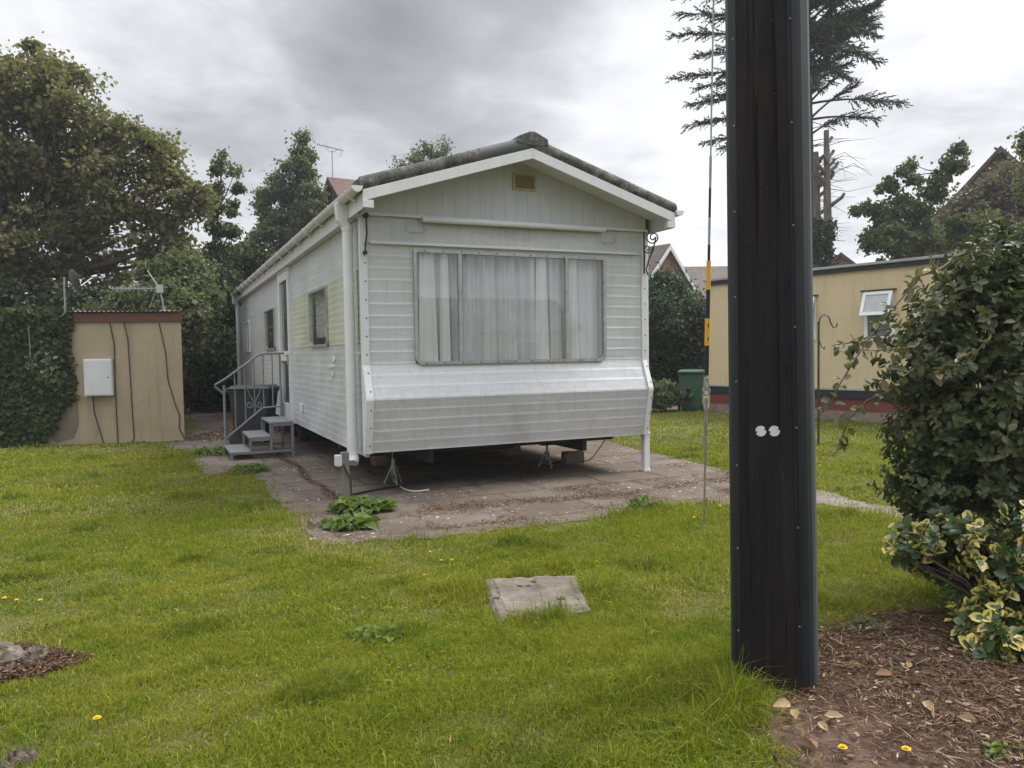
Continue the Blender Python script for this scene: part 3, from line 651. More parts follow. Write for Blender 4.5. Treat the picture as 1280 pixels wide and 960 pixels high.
# side windows and door
def side_window(b0, b1, z0, z1, name, white=False, cur=None):
    mb = MB(); t = .06 if white else .03; m = white_pvc if white else alu
    ringmesh(mb, rrect(b0, b1, z0, z1, .08 if not white else .01), rrect(b0+t, b1-t, z0+t, z1-t, .05 if not white else .008), -.035, .03, 'yz')
    wn = mb.build(name, m, home)
    MB().add([(-.012, b0+.01, z0+.01), (-.012, b1-.01, z0+.01), (-.012, b1-.01, z1-.01), (-.012, b0+.01, z1-.01)], [(0,1,2,3)]).build('pane', side_glass, wn)
    return wn
side_window(*wA, 'side_window'); side_window(*wB, 'side_window'); wc = side_window(*wC, 'side_window', True)
MB().box(-.03, .0, (wC[0]+wC[1])/2-.03, (wC[0]+wC[1])/2+.03, wC[2]+.06, wC[3]-.06).build('mullion', white_pvc, wc)
curtain('net_curtain', 1.78, 3.04, .10, 1.75, 2.42, .03, .16, drape_mat, 8, home, 0, 'side')
MB().add([(.6, 6, .6), (.6, 12.5, .6), (.6, 12.5, 2.9), (.6, 6, 2.9)], [(0,1,2,3)]).build('inner_wall', paint('inner wall', (.10,.09,.075), (.13,.12,.10), 2, .8), home)
mb = MB(); b0, b1, z0, z1 = door
mb.box(-.045, .02, b0, b0+.13, z0, z1); mb.box(-.045, .02, b1-.13, b1, z0, z1)
mb.box(-.045, .02, b0+.13, b1-.13, z0, z0+.28); mb.box(-.045, .02, b0+.13, b1-.13, z1-.14, z1); mb.box(-.045, .02, b0+.13, b1-.13, 1.42, 1.58)
dr = mb.build('door', white_pvc, home)
for q0, q1 in ((z0+.27, 1.43), (1.57, z1-.13)): MB().box(-.012, -.006, b0+.12, b1-.12, q0, q1).build('pane', dark_pane, dr)
mb = MB(); mb.box(-.075, -.046, b0+.03, b0+.09, 1.36, 1.54); mb.box(-.105, -.075, b0+.04, b0+.19, 1.49, 1.515); mb.build('handle', alu, dr, .006)
mb = MB(); mb.box(-.055, .02, b0-.055, b0-.003, z0-.02, z1+.05); mb.box(-.055, .02, b1+.003, b1+.055, z0-.02, z1+.05); mb.box(-.055, .02, b0-.002, b1+.002, z1+.003, z1+.05)
mb.build('door_frame', white_pvc, home, .005)
# gable vent
vt = MB(); vt.box(1.695, 1.985, -.072, -.051, 3.315, 3.335); vt.box(1.695, 1.985, -.072, -.051, 3.475, 3.495); vt.box(1.695, 1.72, -.072, -.051, 3.336, 3.474); vt.box(1.96, 1.985, -.072, -.051, 3.336, 3.474)
vn = vt.build('gable_vent', rust_vent, home)
mb = MB()
for k in range(6): mb.bar((1.721, -.063, 3.347+k*.0228), (1.959, -.063, 3.347+k*.0228), .016, .005, (0, .6, 1))
mb.build('louvre', rust_vent, vn)
MB().box(1.72, 1.96, -.0545, -.0535, 3.336, 3.474).build('vent_backing', paint('vent dark', (.05,.04,.025), (.07,.055,.035), 5), vn)
# iron scroll bracket on the right corner and strap on the left corner
def spiral(c, r0, turns, a_s, ax=(1,0,0), az=(0,0,1), n=26, dirn=1):
    ax = Vector(ax); az = Vector(az); c = Vector(c)
    return [c + (ax*math.cos(a_s+dirn*2*PI*turns*k/n) + az*math.sin(a_s+dirn*2*PI*turns*k/n))*r0*(1-.8*k/n) for k in range(n+1)]
mb = MB(); mb.tube(spiral((W_+.03, -.16, 2.86), .085, 1.6, 2.2, (.6,-.8,0)), .008, 6); mb.tube(spiral((W_-.05, -.16, 2.72), .06, 1.5, .5, (.6,-.8,0), dirn=-1), .007, 6)
mb.tube([(W_+.10, -.12, 2.88), (W_+.07, -.1, 2.72), (W_+.02, -.08, 2.60), (W_-.01, -.07, 2.48), (W_+.02, -.06, 2.42)], .009, 6); mb.tube([(W_-.01, -.03, 2.95), (W_-.01, -.03, 2.44)], .009, 6)
mb.build('scroll_bracket', black_iron, home)
mb = MB(); mb.tube([(.03, -.06, 2.93), (.035, -.06, 2.75), (.015, -.05, 2.56)], .009, 6); mb.tube([(.03, -.075, 2.93), (.03, -.03, 2.93)], .028, 10); mb.tube([(.015, -.07, 2.55), (.015, -.03, 2.55)], .022, 10)
mb.build('strap_hook', black_iron, home)
# small fittings low on the left side
MB().box(-.03, -.007, .42, .60, .72, .90).build('vent_cover', white_pvc, home, .006)
MB().box(-.04, -.007, 3.85, 3.98, .66, .78).build('outlet_cover', white_pvc, home, .006)
# underside: chassis beams, cross members, stands, wheels
for a in (.75, 2.7): MB().box(a-.03, a+.03, .15, LEN-.1, .30, ZB).build('chassis_beam', dark_under, home)
for b in np.arange(.6, 13, 1.6): MB().box(.1, W_-.1, b-.025, b+.025, .36, ZB).build('cross_member', dark_under, home)
MB().box(.0, .035, .03, LEN, .428, ZB+.01).build('side_skirt_rail', white_board, home)
for a in (.35, 3.1):
    for b in (6.0, 6.9): MB().tube([(a-.08, b, .29), (a-.075, b, .29), (a+.075, b, .29), (a+.08, b, .29)], [.25, .29, .29, .25], 22).build('road_wheel', rubber, home)
mb = MB()
for b in (2.3, 4.4, 8.6, 11): 
    for a in (.75, 2.7): MB().box(a-.11, a+.11, b-.11, b+.11, 0, .30).build('brick_pier', plinth_mat, home, .01)
MB().box(1.2, 2.2, 1.1, 2.2, .26, .44).build('underfloor_box', dark_under, home, .02); MB().box(2.2, 2.66, 3.2, 3.9, .2, .42).build('underfloor_box', dark_under, home, .02)

# stands, block, cables under the caravan
def stand(px, py, top):
    g = gr(px, py); o = empty('axle_stand', tuple(g), YAW); mb = MB()
    for k in range(3):
        t = 2*PI*k/3+.5; mb.tube([(math.cos(t)*.12, math.sin(t)*.12, 0), (math.cos(t)*.02, math.sin(t)*.02, top*.72)], .011, 6)
    mb.build('leg', galv, o); MB().tube([(0,0,top*.35), (0,0,top)], .016, 8).build('screw', galv, o)
    MB().box(-.09, .09, -.05, .05, top-.0, top+.035).build('head', dark_under, o); return o
tag(stand(684, 585, .30), 'slim steel axle stand under the middle of the caravan front, beside the concrete block', 'axle stand', 'axle stands under the caravan')
tag(stand(493, 605, .30), 'slim steel axle stand under the left end of the caravan front, by the white cable', 'axle stand', 'axle stands under the caravan')
g = gr(716, 579); o = MB().box(-.14, .14, -.08, .08, 0, .16).build('concrete_block', block_mat, None, .012); o.location = tuple(g); o.rotation_euler = (0, 0, YAW-.1)
tag(o, 'grey brown concrete block lying on the ground under the caravan', 'block')
def cable(name, pts, r, mat, label):
    P = [Vector(p) for p in pts]; out = []
    for i in range(len(P)-1):
        p0 = P[max(i-1, 0)]; p1 = P[i]; p2 = P[i+1]; p3 = P[min(i+2, len(P)-1)]
        for k in range(8):
            t = k/8; out.append(.5*((2*p1)+(p2-p0)*t+(2*p0-5*p1+4*p2-p3)*t*t+(3*p1-p0-3*p2+p3)*t**3))
    out.append(P[-1]); return tag(MB().tube(out, r, 7).build(name, mat), label, 'cable')
G = lambda x, y, z=.02: tuple(gr(x, y, z))
cable('power_cable', [G(437,620), G(450,616), G(500,607), G(570,597), G(640,587), G(690,579), G(715,572), tuple(hit(722,560,loc(0,2),V)), tuple(hit(720,548,loc(0,2),V))], .012, rubber, 'thick black cable running along the ground below the caravan front')
cable('white_cable', [tuple(hit(491,562,loc(0,.5),V)), tuple(hit(490,585,loc(0,.3),V)), G(492,600), G(505,611), G(520,614), G(536,612)], .007, white_cable, 'loose white cable curling on the concrete under the caravan')
cable('hanging_cable', [tuple(hit(757,549,loc(0,.6),V)), tuple(hit(748,562,loc(0,.6),V)), tuple(hit(738,574,loc(0,.7),V)), G(728,577), G(718,578)], .006, cable_mat, 'thin cable hanging from the caravan floor down past the concrete block')

# timber post with socket box
g = gr(432, 625); o = empty('timber_post', tuple(g), YAW+.1)
MB().box(-.04, .04, -.035, .035, 0, .50).build('post', timber, o, .008); MB().box(-.10, -.041, -.05, .04, .36, .475).build('socket_box', meter_white, o, .008)
MB().tube([(-.03, -.045, .38), (.0, -.05, .3), (.045, -.045, .22), (.05, -.045, .03)], .008, 6).build('cable', rubber, o)
tag(o, 'short weathered timber post with a white socket box at the caravan corner', 'post')

# ------------------------------------------------------------------ steps and bins on the left side
st = empty('metal_steps', tuple(loc(0, 0)), YAW)
tag(st, 'grey metal steps with a scrolled handrail leading up to the caravan door', 'steps')
B0, B1 = 3.78, 4.85
tr_ = [(-1.06, -.76, .125), (-.79, -.47, .33), (-.50, -.16, .535)]
for a0, a1, z in tr_:
    t = MB().box(a0, a1, B0, B1, z-.03, z).build('tread', step_metal, st, .004)
q = .034
for b in (B0+.02, B1-.02):
    mb = MB()
    mb.box(-1.055, -.16, b-q/2, b+q/2, .085, .085+q)
    for a, z in ((-.775, .30), (-.485, .505)): mb.box(a-q/2, a+q/2, b-q/2, b+q/2, .12, z)
    for a, z in ((-.78, .30), (-.49, .505)): mb.box(a, a+.29, b-q/2, b+q/2, z-q-.0, z)
    mb.box(-.195, -.16, b-q/2, b+q/2, 0, .505); mb.box(-.48, -.45, b-q/2, b+q/2, .31, .50)
    mb.box(-1.055, -1.02, b-q/2, b+q/2, 0, .085)
    mb.build('side_frame', step_metal, st)
bR = B1-.02; mb = MB()
mb.tube([(-1.04, bR, 0), (-1.04, bR, 1.06)], .019, 8); mb.tube([(-.19, bR, .5), (-.19, bR, 1.54)], .017, 8)
mb.tube([(-1.04, bR, .92), (-1.17, bR, 1.04), (-1.17, bR, 1.07), (-1.0, bR, 1.17), (-.52, bR, 1.52), (-.44, bR, 1.545), (-.12, bR, 1.545)], .017, 8)
mb.tube([(-1.04, bR, .22), (-.47, bR, .68), (-.19, bR, .70)], .015, 8); mb.build('handrail', step_metal, st)
mb = MB()
for a in (-.88, -.73, -.59, -.45, -.31):
    zl = float(np.interp(a, [-1.04, -.47, -.19], [.22, .68, .70])); zh = float(np.interp(a, [-1.0, -.52, -.44, -.12], [1.17, 1.52, 1.545, 1.545])); mb.tube([(a, bR, zl), (a, bR, zh)], .010, 6)
mb.build('baluster', step_metal, st)
mb = MB()
for s in (-1, 1):
    c = -.595+s*.01; mb.tube([(c+s*.105, bR, 1.02), (c+s*.06, bR, .90), (c+s*.01, bR, .80), (c+s*.005, bR, .74)] + spiral((c+s*.062, bR, .74), .057, 1.3, PI if s > 0 else 0, (1,0,0), (0,0,1), 18, s), .008, 6)
mb.build('scroll', step_metal, st)
def wheelie_bin(name, pos, rz, mat, label):
    o = empty(name, pos, rz); h = .93; mb = MB()
    def ring(w, d, z, y=0): return [(-w/2, -d/2+y, z), (w/2, -d/2+y, z), (w/2, d/2+y, z), (-w/2, d/2+y, z)]
    lv = [ring(.44, .50, .06, .03), ring(.44, .50, .03, .03)]; lv = [ring(.42, .46, .02, .02), ring(.45, .50, .08, .02), ring(.55, .66, h-.03, 0), ring(.58, .69, h-.03, 0), ring(.58, .69, h, 0)]
    vs = [p for r in lv for p in r]; fs = [(3,2,1,0)] + [(i*4+k, i*4+(k+1) % 4, i*4+4+(k+1) % 4, i*4+4+k) for i in range(len(lv)-1) for k in range(4)] + [(16,17,18,19)]
    mb.add(vs, fs); mb.build('body', mat, o, .02)
    mb = MB(); lv = [ring(.60, .74, h+.004, .0), ring(.60, .74, h+.04, .0), ring(.50, .60, h+.085, .0)]; vs = [p for r in lv for p in r]
    mb.add(vs, [(3,2,1,0)] + [(i*4+k, i*4+(k+1) % 4, i*4+4+(k+1) % 4, i*4+4+k) for i in range(2) for k in range(4)] + [(8,9,10,11)]); mb.build('lid', mat, o, .018)
    mb = MB(); mb.tube([(-.24, .36, h-.02), (-.24, .43, h+.03), (.24, .43, h+.03), (.24, .36, h-.02)], .018, 8); mb.build('handle', mat, o)
    for s in (-1, 1):
        MB().tube([(s*.25, .24, .10), (s*.30, .24, .10)], .10, 18).build('wheel', rubber, o)
    return tag(o, label, 'wheelie bin', 'wheelie bins')
wheelie_bin('wheelie_bin', tuple(loc(-.50, 5.75)), YAW+R(66), grey_bin, 'charcoal grey wheelie bin standing behind the metal steps')
gb = gr(866, 513); wheelie_bin('wheelie_bin', (gb[0], gb[1]+.1, 0), R(160), green_bin, 'green wheelie bin on the path beside the cream chalet')

# ------------------------------------------------------------------ manhole cover, stump
c = [gr(601,722,.02), gr(722,717,.02), gr(740,760,.045), gr(622,774,.045)]
mc = sum(c)/4; n = 46; vs = []; fs = []
holes = [(.52, .19, .022), (.36, .30, .028), (.72, .70, .04), (.45, .28, .018), (.88, .72, .012), (.66, .84, .012), (.08, .55, .02)]
for j in range(n+1):
    for i in range(n+1):
        s, t = i/n, j/n; p = (c[0]*(1-s)+c[1]*s)*(1-t)+(c[3]*(1-s)+c[2]*s)*t
        e = min(s, 1-s, t, 1-t); z = p[2] + .006*snoise(np.array(s), np.array(t), 25, 3) + .004*snoise(np.array(s), np.array(t), 70, 4)
        if e < .03: z -= .012
        if e == 0: z -= .008; p = p + (mc-p)*(.015*random.random())
        for hx, hy, hr in holes:
            d = math.hypot((s-hx)*1.0, (t-hy)*1.2)
            if d < hr: z -= .06
        if abs(e-.10) < .012 and random.random() < .55: z -= .010
        vs.append((p[0], p[1], z))
for j in range(n):
    for i in range(n): fs.append((j*(n+1)+i, j*(n+1)+i+1, (j+1)*(n+1)+i+1, (j+1)*(n+1)+i))
loop = list(range(n+1)) + [(j+1)*(n+1)-1 for j in range(1, n+1)] + [n*(n+1)+i for i in range(n-1, -1, -1)] + [j*(n+1) for j in range(n-1, 0, -1)]
mb = MB().add(vs, fs); lv = [vs[i] for i in loop]; m_ = len(lv); mb.add(lv+[(x, y, -.03) for x, y, z in lv], [(k, (k+1) % m_, m_+(k+1) % m_, m_+k) for k in range(m_)])
tag(mb.build('manhole_cover', manhole_mat), 'square concrete manhole cover with lifting holes set in the lawn', 'manhole cover')
manhole_poly = [p[:2] for p in c]
# rotten stump at the left edge
def chunk(mb, c, r, h, seed, n=18, rings=7):
    rr = random.Random(seed); ks = [rr.uniform(.75, 1.15) for _ in range(n)]; vs = []; fs = []
    for j in range(rings):
        t = j/(rings-1)
        for k in range(n):
            a = 2*PI*k/n; rad = r*ks[k]*(1-.25*t**3)*(1+.06*rr.uniform(-1, 1)); vs.append((c[0]+math.cos(a)*rad, c[1]+math.sin(a)*rad*.8, c[2]+h*t*(1+.0*rr.random())+rr.uniform(-.012, .012)))
    for j in range(rings-1):
        for k in range(n): fs.append((j*n+k, j*n+(k+1) % n, (j+1)*n+(k+1) % n, (j+1)*n+k))
    for q, f_ in ((.7, .0), (.4, .01), (.15, -.015)):
        b0 = len(vs)
        for k in range(n): a = 2*PI*k/n; vs.append((c[0]+math.cos(a)*r*ks[k]*q*.75, c[1]+math.sin(a)*r*ks[k]*q*.6, c[2]+h+f_+rr.uniform(-.025, .018)))
        for k in range(n): fs.append((b0-n+k, b0-n+(k+1) % n, b0+(k+1) % n, b0+k))
    fs.append(tuple(range(len(vs)-n, len(vs)))); mb.add(vs, fs)
stm = empty('tree_stump', tuple(gr(8, 838)))
mb = MB(); chunk(mb, (-.15, .10, -.03), .17, .095, 2); mb.build('wood', stump_mat, stm)
for cc_, rr_, hh_, sd_ in (((.075, .12, -.02), .060, .075, 5), ((.10, .03, -.02), .040, .08, 6), ((-.01, -.13, -.02), .06, .06, 8), ((.04, -.03, -.03), .06, .06, 9), ((-.12, -.09, -.03), .05, .055, 12), ((.02, .21, -.03), .04, .055, 14)):
    mb = MB(); chunk(mb, cc_, rr_, hh_, sd_, 11); mb.build('broken_piece', stump_mat, stm)
tag(stm, 'low rotten grey tree stump with crumbling red brown wood in the lawn', 'stump')
stump_c = gr(18, 835)
mb = MB(); g = gr(22, 955); chunk(mb, (0, 0, -.03), .075, .06, 11, 12); o = mb.build('stone', stump_mat); o.location = tuple(g); tag(o, 'small grey brown stone half sunk in the lawn below the stump', 'stone')

# ------------------------------------------------------------------ utility pole
pc = np.array([1.158, 3.405, 0]); pole = empty('utility_pole', tuple(pc)); pole.rotation_euler = (0, -.011, 0)
tag(pole, 'thick black creosoted utility pole with cable guards and two grey discs', 'utility pole')
r0, r1, PH = .166, .126, 8.0; n = 40; mb = MB()
zs = np.linspace(-.1, PH, 12); mb.tube([(0, 0, z) for z in zs], [r0+(r1-r0)*max(z, 0)/PH for z in zs], n); mb.build('wood_pole', pole_mat, pole)
toc = math.atan2(-pc[1], -pc[0])           # direction from pole to camera
def guard(ang, wdt, dep, z0, z1, name='cable_guard'):
    """hollow-backed U channel screwed against the pole along a line facing ang"""
    d = np.array([math.cos(ang), math.sin(ang), 0]); s = np.array([-d[1], d[0], 0]); mb = MB(); prof = []
    w2 = wdt/2
    prof = [(-w2-.018, -.012), (-w2-.018, -.004), (-w2, -.002), (-w2+.006, dep-.008), (-w2+.018, dep), (w2-.018, dep), (w2-.006, dep-.008), (w2, -.002), (w2+.018, -.004), (w2+.018, -.012), (0, -.03)]
    k = len(prof); vs = []
    for z in (z0, z1):
        rr = r0+(r1-r0)*z/PH
        for a, b in prof: p = d*(rr+b) + s*a; vs.append((p[0], p[1], z))
    mb.add(vs, [(i, (i+1) % k, k+(i+1) % k, k+i) for i in range(k)] + [tuple(range(k))[::-1], tuple(range(k, 2*k))])
    g = mb.build(name, black_pvc, pole)
    return g, d, s
gl, dl, sl2 = guard(toc-R(70), .07, .014, .10, PH-.3)
g2, d2, s2 = guard(toc+R(58), .07, .03, .02, PH-.2)
g3, d3, s3 = guard(toc+R(92), .09, .030, .02, 3.15)
g3.data.materials.clear(); g3.data.materials.append(paint('grey black guard', (.075,.09,.10), (.11,.125,.137), 3, .4))
for gobj, d, off, zl in ((gl, dl, .044*-1, np.arange(.25, 4, .37)), (g2, d2, -.044, np.arange(.3, 4, .43))):
    s = np.array([-d[1], d[0], 0])
    for z in zl:
        rr = r0+(r1-r0)*z/PH; sg = 1 if gobj is gl else -1
        p = d*(rr-.003) + s*(-off*1 if gobj is gl else off); MB().disc((p[0], p[1], z), .0048, tuple(d), .005, 8).build('guard_screw', galv, gobj)
fdir = np.array([math.cos(toc-R(3)), math.sin(toc-R(3)), 0]); fs_ = np.array([-fdir[1], fdir[0], 0])
def px_on_pole(px, py, r_):
    d = ray(px, py); o = CP-pc; a = d[0]**2+d[1]**2; b = o[0]*d[0]+o[1]*d[1]; cc = o[0]**2+o[1]**2-r_**2; t = (-b-math.sqrt(b*b-a*cc))/a
    return o+d*t
for px in (955, 971.5):
    p = px_on_pole(px, 538.5, .162); nrm = np.array([p[0], p[1], 0]); nrm /= np.linalg.norm(nrm); s = np.array([-nrm[1], nrm[0], 0]); pts = []
    for k in range(40):
        t = 2*PI*k/40; rr = .0225
        if min(abs((t-ang+PI) % (2*PI)-PI) for ang in (R(195), R(25))) < .14: rr = .014
        q = p + s*math.cos(t)*rr + np.array([0, 0, math.sin(t)*rr]) + nrm*.001; pts.append(tuple(q))
    MB().prism(pts, tuple(nrm*.004)).build('marker_disc', disc_mat, pole)
rr = random.Random(4)
for k in range(18):
    z = rr.uniform(.3, 3.4); ang = toc+R(rr.uniform(-45, 25)); rad = r0+(r1-r0)*z/PH; MB().disc((math.cos(ang)*(rad-.002), math.sin(ang)*(rad-.002), z), .004, (math.cos(ang), math.sin(ang), 0), .004, 6).build('nail', dark_under, pole)

# ------------------------------------------------------------------ stay wire with markers
base = gr(880, 655); stay = empty('stay_wire', tuple(base))
tag(stay, 'steel stay wire with yellow and black marker sleeves and an eye rod', 'stay wire')
tp = at(893, -60, base[1]-.35); bs = np.array(base); dv = (tp-bs)
def onst(py):                              # point on the stay at image height py
    lo, hi = 0., 1.2
    for _ in range(40):
        m_ = (lo+hi)/2; P = bs+dv*m_-CP; y = 480-F*(P@up)/(P@fw)
        if y > py: lo = m_
        else: hi = m_
    return tuple(bs+dv*lo-bs)
seg = lambda y0, y1: [onst(y0), onst(y1)]
MB().tube([onst(660), onst(562)], .009, 8).build('ground_rod', galv, stay); MB().tube([onst(562), onst(497)], .014, 8).build('eye_rod', galv, stay)
e = Vector(onst(489)); mb = MB(); mb.tube([e+Vector((math.cos(t)*.028, 0, math.sin(t)*.028)) for t in np.linspace(0, 2*PI, 17)], .008, 8); mb.build('eye', galv, stay)
e2 = Vector(onst(480)); mb = MB(); mb.tube([e2+Vector((math.cos(t)*.014, math.sin(t)*.0, math.sin(t)*.06)) for t in np.linspace(-1.2, 4.34, 15)], .008, 8); mb.build('thimble', galv, stay)
MB().tube([onst(476), onst(40), onst(-60)], .007, 6).build('wire', galv, stay)
for y0, y1, m_, r_ in ((469, 432, black_pvc, .017), (432, 398, yellow_mat, .023), (398, 362, black_pvc, .017), (362, 326, yellow_mat, .019), (326, 306, black_pvc, .012), (272, 235, black_pvc, .0105)):
    MB().tube(seg(y0, y1), r_, 10).build('marker_sleeve', m_, stay)
for y0, y1 in ((306, 272), (235, 195)): MB().tube(seg(y0, y1), .011, 8).build('wire_grip', paint('wire grip', (.25,.24,.23), (.32,.31,.3), 9, .5), stay)
mb = MB()
for y in (407, 424):
    p = Vector(onst(y)); mb.box(p.x-.004, p.x+.004, p.y-.027, p.y-.022, p.z-.016, p.z+.016)
mb.build('sleeve_slot', black_pvc, stay)

# shepherd's crook
g = gr(1023, 556); ck = empty('plant_crook', tuple(g))
H_ = 1.5+(435-402)/F*g[1]; mb = MB(); mb.tube([(0,0,-.02), (0,0,H_)], .017, 8); mb.build('stake', black_iron, ck)
mb = MB(); mb.tube([(0,0,H_-.08), (.02,0,H_+.05), (.08,0,H_+.11), (.16,0,H_+.07), (.19,0,H_-.03), (.23,0,H_-.1), (.28,0,H_-.08), (.285,0,H_-.03)], .010, 6); mb.build('hook', black_iron, ck)
mb = MB(); mb.tube([(0,0,H_-.25), (.04,0,H_-.38), (.09,0,H_-.43), (.10,0,H_-.38)], .008, 6); mb.build('lower_hook', black_iron, ck)
tag(ck, 'thin black shepherd crook plant hanger stuck in the lawn', 'plant hanger')

# ------------------------------------------------------------------ shed on the left
sA = gr(60, 557); sB = gr(231, 551); sd3 = unit(sB-sA); SY = math.atan2(sd3[1], sd3[0]); sn = np.array([sd3[1], -sd3[0], 0])
SL = np.linalg.norm(sB-sA); shed = empty('block_shed', tuple(sB), SY)        # local x runs to the right, the corner is at 0
tag(shed, 'low tan rendered block shed with a maroon fascia and corrugated roof', 'shed')
def shp(px, py, off=0): P = hit(px, py, sB+sn*off, sn)-sB; return float(P@sd3), float(P[2])
SH = shp(229, 391)[1]; X0 = -5.2
fasz = shp(229, 402)[1]
MB().prism([(X0,0,-.05),(0,0,-.05),(-.85,3.2,-.05),(X0,3.2,-.05)], (0,0,fasz+.07)).build('wall', shed_mat, shed)
MB().box(X0-.02, .02, -.035, -.001, fasz, SH).build('fascia', maroon, shed, .004)
mb = MB(); n = int((5.4)/.0185); xs = np.linspace(X0-.06, .05, n)
zc = SH+.022+.014*np.sin(xs*2*PI/.076)
vs = [(x-(.88 if y > 0 else 0)*(x-X0)/(-X0), y, z+(y+.09)*.03+t) for t in (0, .008) for y in (-.09, 3.3) for x, z in zip(xs, zc)]
fs = [(i, i+1, n+i+1, n+i) for i in range(n-1)] + [(2*n+i, 2*n+i+1, 3*n+i+1, 3*n+i) for i in range(n-1)] + [(i, i+1, 2*n+i+1, 2*n+i) for i in range(n-1)]
mb.add(vs, fs, False); mb.build('roof', corr_mat, shed, recalc=False)
x0, zt = shp(107, 449); x1, zb = shp(143, 494)
mb = MB().box(x0, x1, -.13, -.001, zb, zt); bx_ = mb.build('meter_box', meter_white, shed, .008)
MB().box(x0+.02, x1-.02, -.138, -.131, zb+.02, zt-.02).build('door', meter_white, bx_, .003); MB().disc((x1-.05, -.138, (zb+zt)/2), .012, (0,-1,0), .006, 10).build('lock', black_iron, bx_)
for pxs in ([(137,402),(143,430),(144,470),(146,520),(148,558)], [(155,402),(160,425),(163,470),(166,520),(168,548),(163,556),(150,557)], [(199,404),(207,440),(210,475),(219,505),(225,520),(224,535),(232,550)], [(116,495),(118,515),(124,535),(130,555)]):
    pts = []
    for p in pxs: a, z = shp(*p); pts.append((a, -.012, z))
    MB().tube(pts, .010, 6).build('wall_cable', cable_mat, shed)
MB().prism([(shp(*p)[0], -.0015, shp(*p)[1]) for p in ((97,500),(99,530),(93,548),(70,554),(62,545),(72,522),(86,512))], (0, -.003, 0)).build('dark_patch', paint('cement patch', (.145,.125,.10), (.18,.155,.125), 3, .9, fine=.2), shed)
# satellite dish and aerial
dx, dz = shp(84, 392); o = empty('satellite_dish', tuple(sB+sd3*dx+sn*.02), SY)
MB().tube([(-.22, -.07, SH-.07), (-.06, -.07, SH-.06), (0, -.06, SH+.02), (0, -.05, SH+.62)], .018, 8).build('mast', galv, o)
mb = MB(); nR, nA = 6, 20; vs = [(.16, 0, SH+.50)]; ax = Vector((.75, .55, .28)).normalized(); e1 = ax.orthogonal().normalized(); e2_ = ax.cross(e1)
cen = Vector((.10, .02, SH+.55)); vs = [cen]; fs = []
for i in range(1, nR+1):
    for k in range(nA): t = 2*PI*k/nA; r_ = .21*i/nR; vs.append(cen+(e1*math.cos(t)+e2_*math.sin(t))*r_+ax*(r_*r_*1.0))
for k in range(nA): fs.append((0, 1+k, 1+(k+1) % nA))
for i in range(nR-1):
    for k in range(nA): fs.append((1+i*nA+k, 1+(i+1)*nA+k, 1+(i+1)*nA+(k+1) % nA, 1+i*nA+(k+1) % nA))
mb.add(vs, fs, True); dd = mb.build('dish', paint('grey dish', (.018,.019,.021), (.03,.032,.034), 3, .6), o); sm_ = dd.modifiers.new('solid', 'SOLIDIFY'); sm_.thickness = .006
mb = MB(); mb.tube([cen-e1*.2+ax*.02, cen+ax*.36], .01, 6); mb.tube([cen+ax*.33, cen+ax*.42], .03, 10); mb.build('feed_arm', galv, o)
tag(o, 'dark grey satellite dish on a bent mast above the ivy covered shed end', 'satellite dish')
def P3(px, py, off=0): a, z = shp(px, py, off); return (a, -off if False else 0, z)
ax_, az_ = shp(204, 390); o = empty('tv_aerial', tuple(sB+sd3*ax_+sn*-.15), SY)
def ap(px, py): a, z = shp(px, py, -.15); return (a-ax_, 0, z)
mb = MB(); mb.tube([ap(206, 391), ap(199, 358)], .014, 8); mb.tube([ap(184, 338), ap(200, 362)], .010, 6); mb.tube([ap(187, 385), ap(196, 360)], .009, 6); mb.tube([ap(183, 336), ap(181, 326)], .006, 6); mb.build('mast', galv, o)
mb = MB(); p, q = Vector(ap(139, 361)), Vector(ap(198, 361)); mb.tube([p, q], .011, 6)
for k in range(11):
    c_ = p.lerp(q, (k+.3)/11); mb.tube([c_+Vector((0, -.17, .0)), c_+Vector((0, .17, .0))], .007, 5)
    mb.tube([c_+Vector((0, 0, -.045)), c_+Vector((0, 0, .045))], .012, 5)
mb.build('element_boom', galv, o); MB().box(ap(196,364)[0], ap(203,357)[0], -.05, .05, ap(198,366)[2], ap(198,356)[2]).build('clamp', alu, o)
MB().box(-.08, .08, -.06, .06, SH+.03, SH+.06).build('foot', alu, o)
tag(o, 'silver television aerial on a leaning mast standing on the shed roof', 'aerial')

# ------------------------------------------------------------------ cream chalet on the right
cA = gr(886, 515); cB = gr(1120, 530); cdv = unit(cB-cA); CY = math.atan2(cdv[1], cdv[0]); cn = np.array([cdv[1], -cdv[0], 0])
if cn@(CP-cA) < 0: cn = -cn
ch = empty('chalet', tuple(cA), CY); tag(ch, 'long flat roofed cream chalet with a dark red skirt and white windows', 'chalet')
def cp_(px, py, off=0): P = hit(px, py, cA+cn*off, cn)-cA; return float(P@cdv), float(P[2])
ys = 1 if np.array([-cdv[1], cdv[0], 0])@cn < 0 else -1       # local +y times ys points away from the camera
CLn = 13.5; zs1 = (cp_(1060,487)[1]+cp_(890,483)[1])/2; ztp = (cp_(1020,335)[1]+cp_(890,354)[1])/2
print('chalet', zs1, ztp, cp_(1150,318), cp_(885,356), cp_(1110,487))
def cb(mb, a0, a1, y0, y1, z0, z1): return mb.box(a0, a1, ys*y0, ys*y1, z0, z1)
cb(MB(), 0, CLn, 0, 4.2, zs1, ztp-.01).build('wall', chalet_mat, ch)
cb(MB(), -.03, CLn, -.05, -.001, ztp-.10, ztp-.01).build('fascia', black_pvc, ch)
cb(MB(), -.08, CLn+.1, -.10, 4.3, ztp-.008, ztp+.045).build('roof_edge', paint('roof edge metal', (.24,.24,.235), (.34,.34,.33), 3, .6, fine=.2), ch, .006)
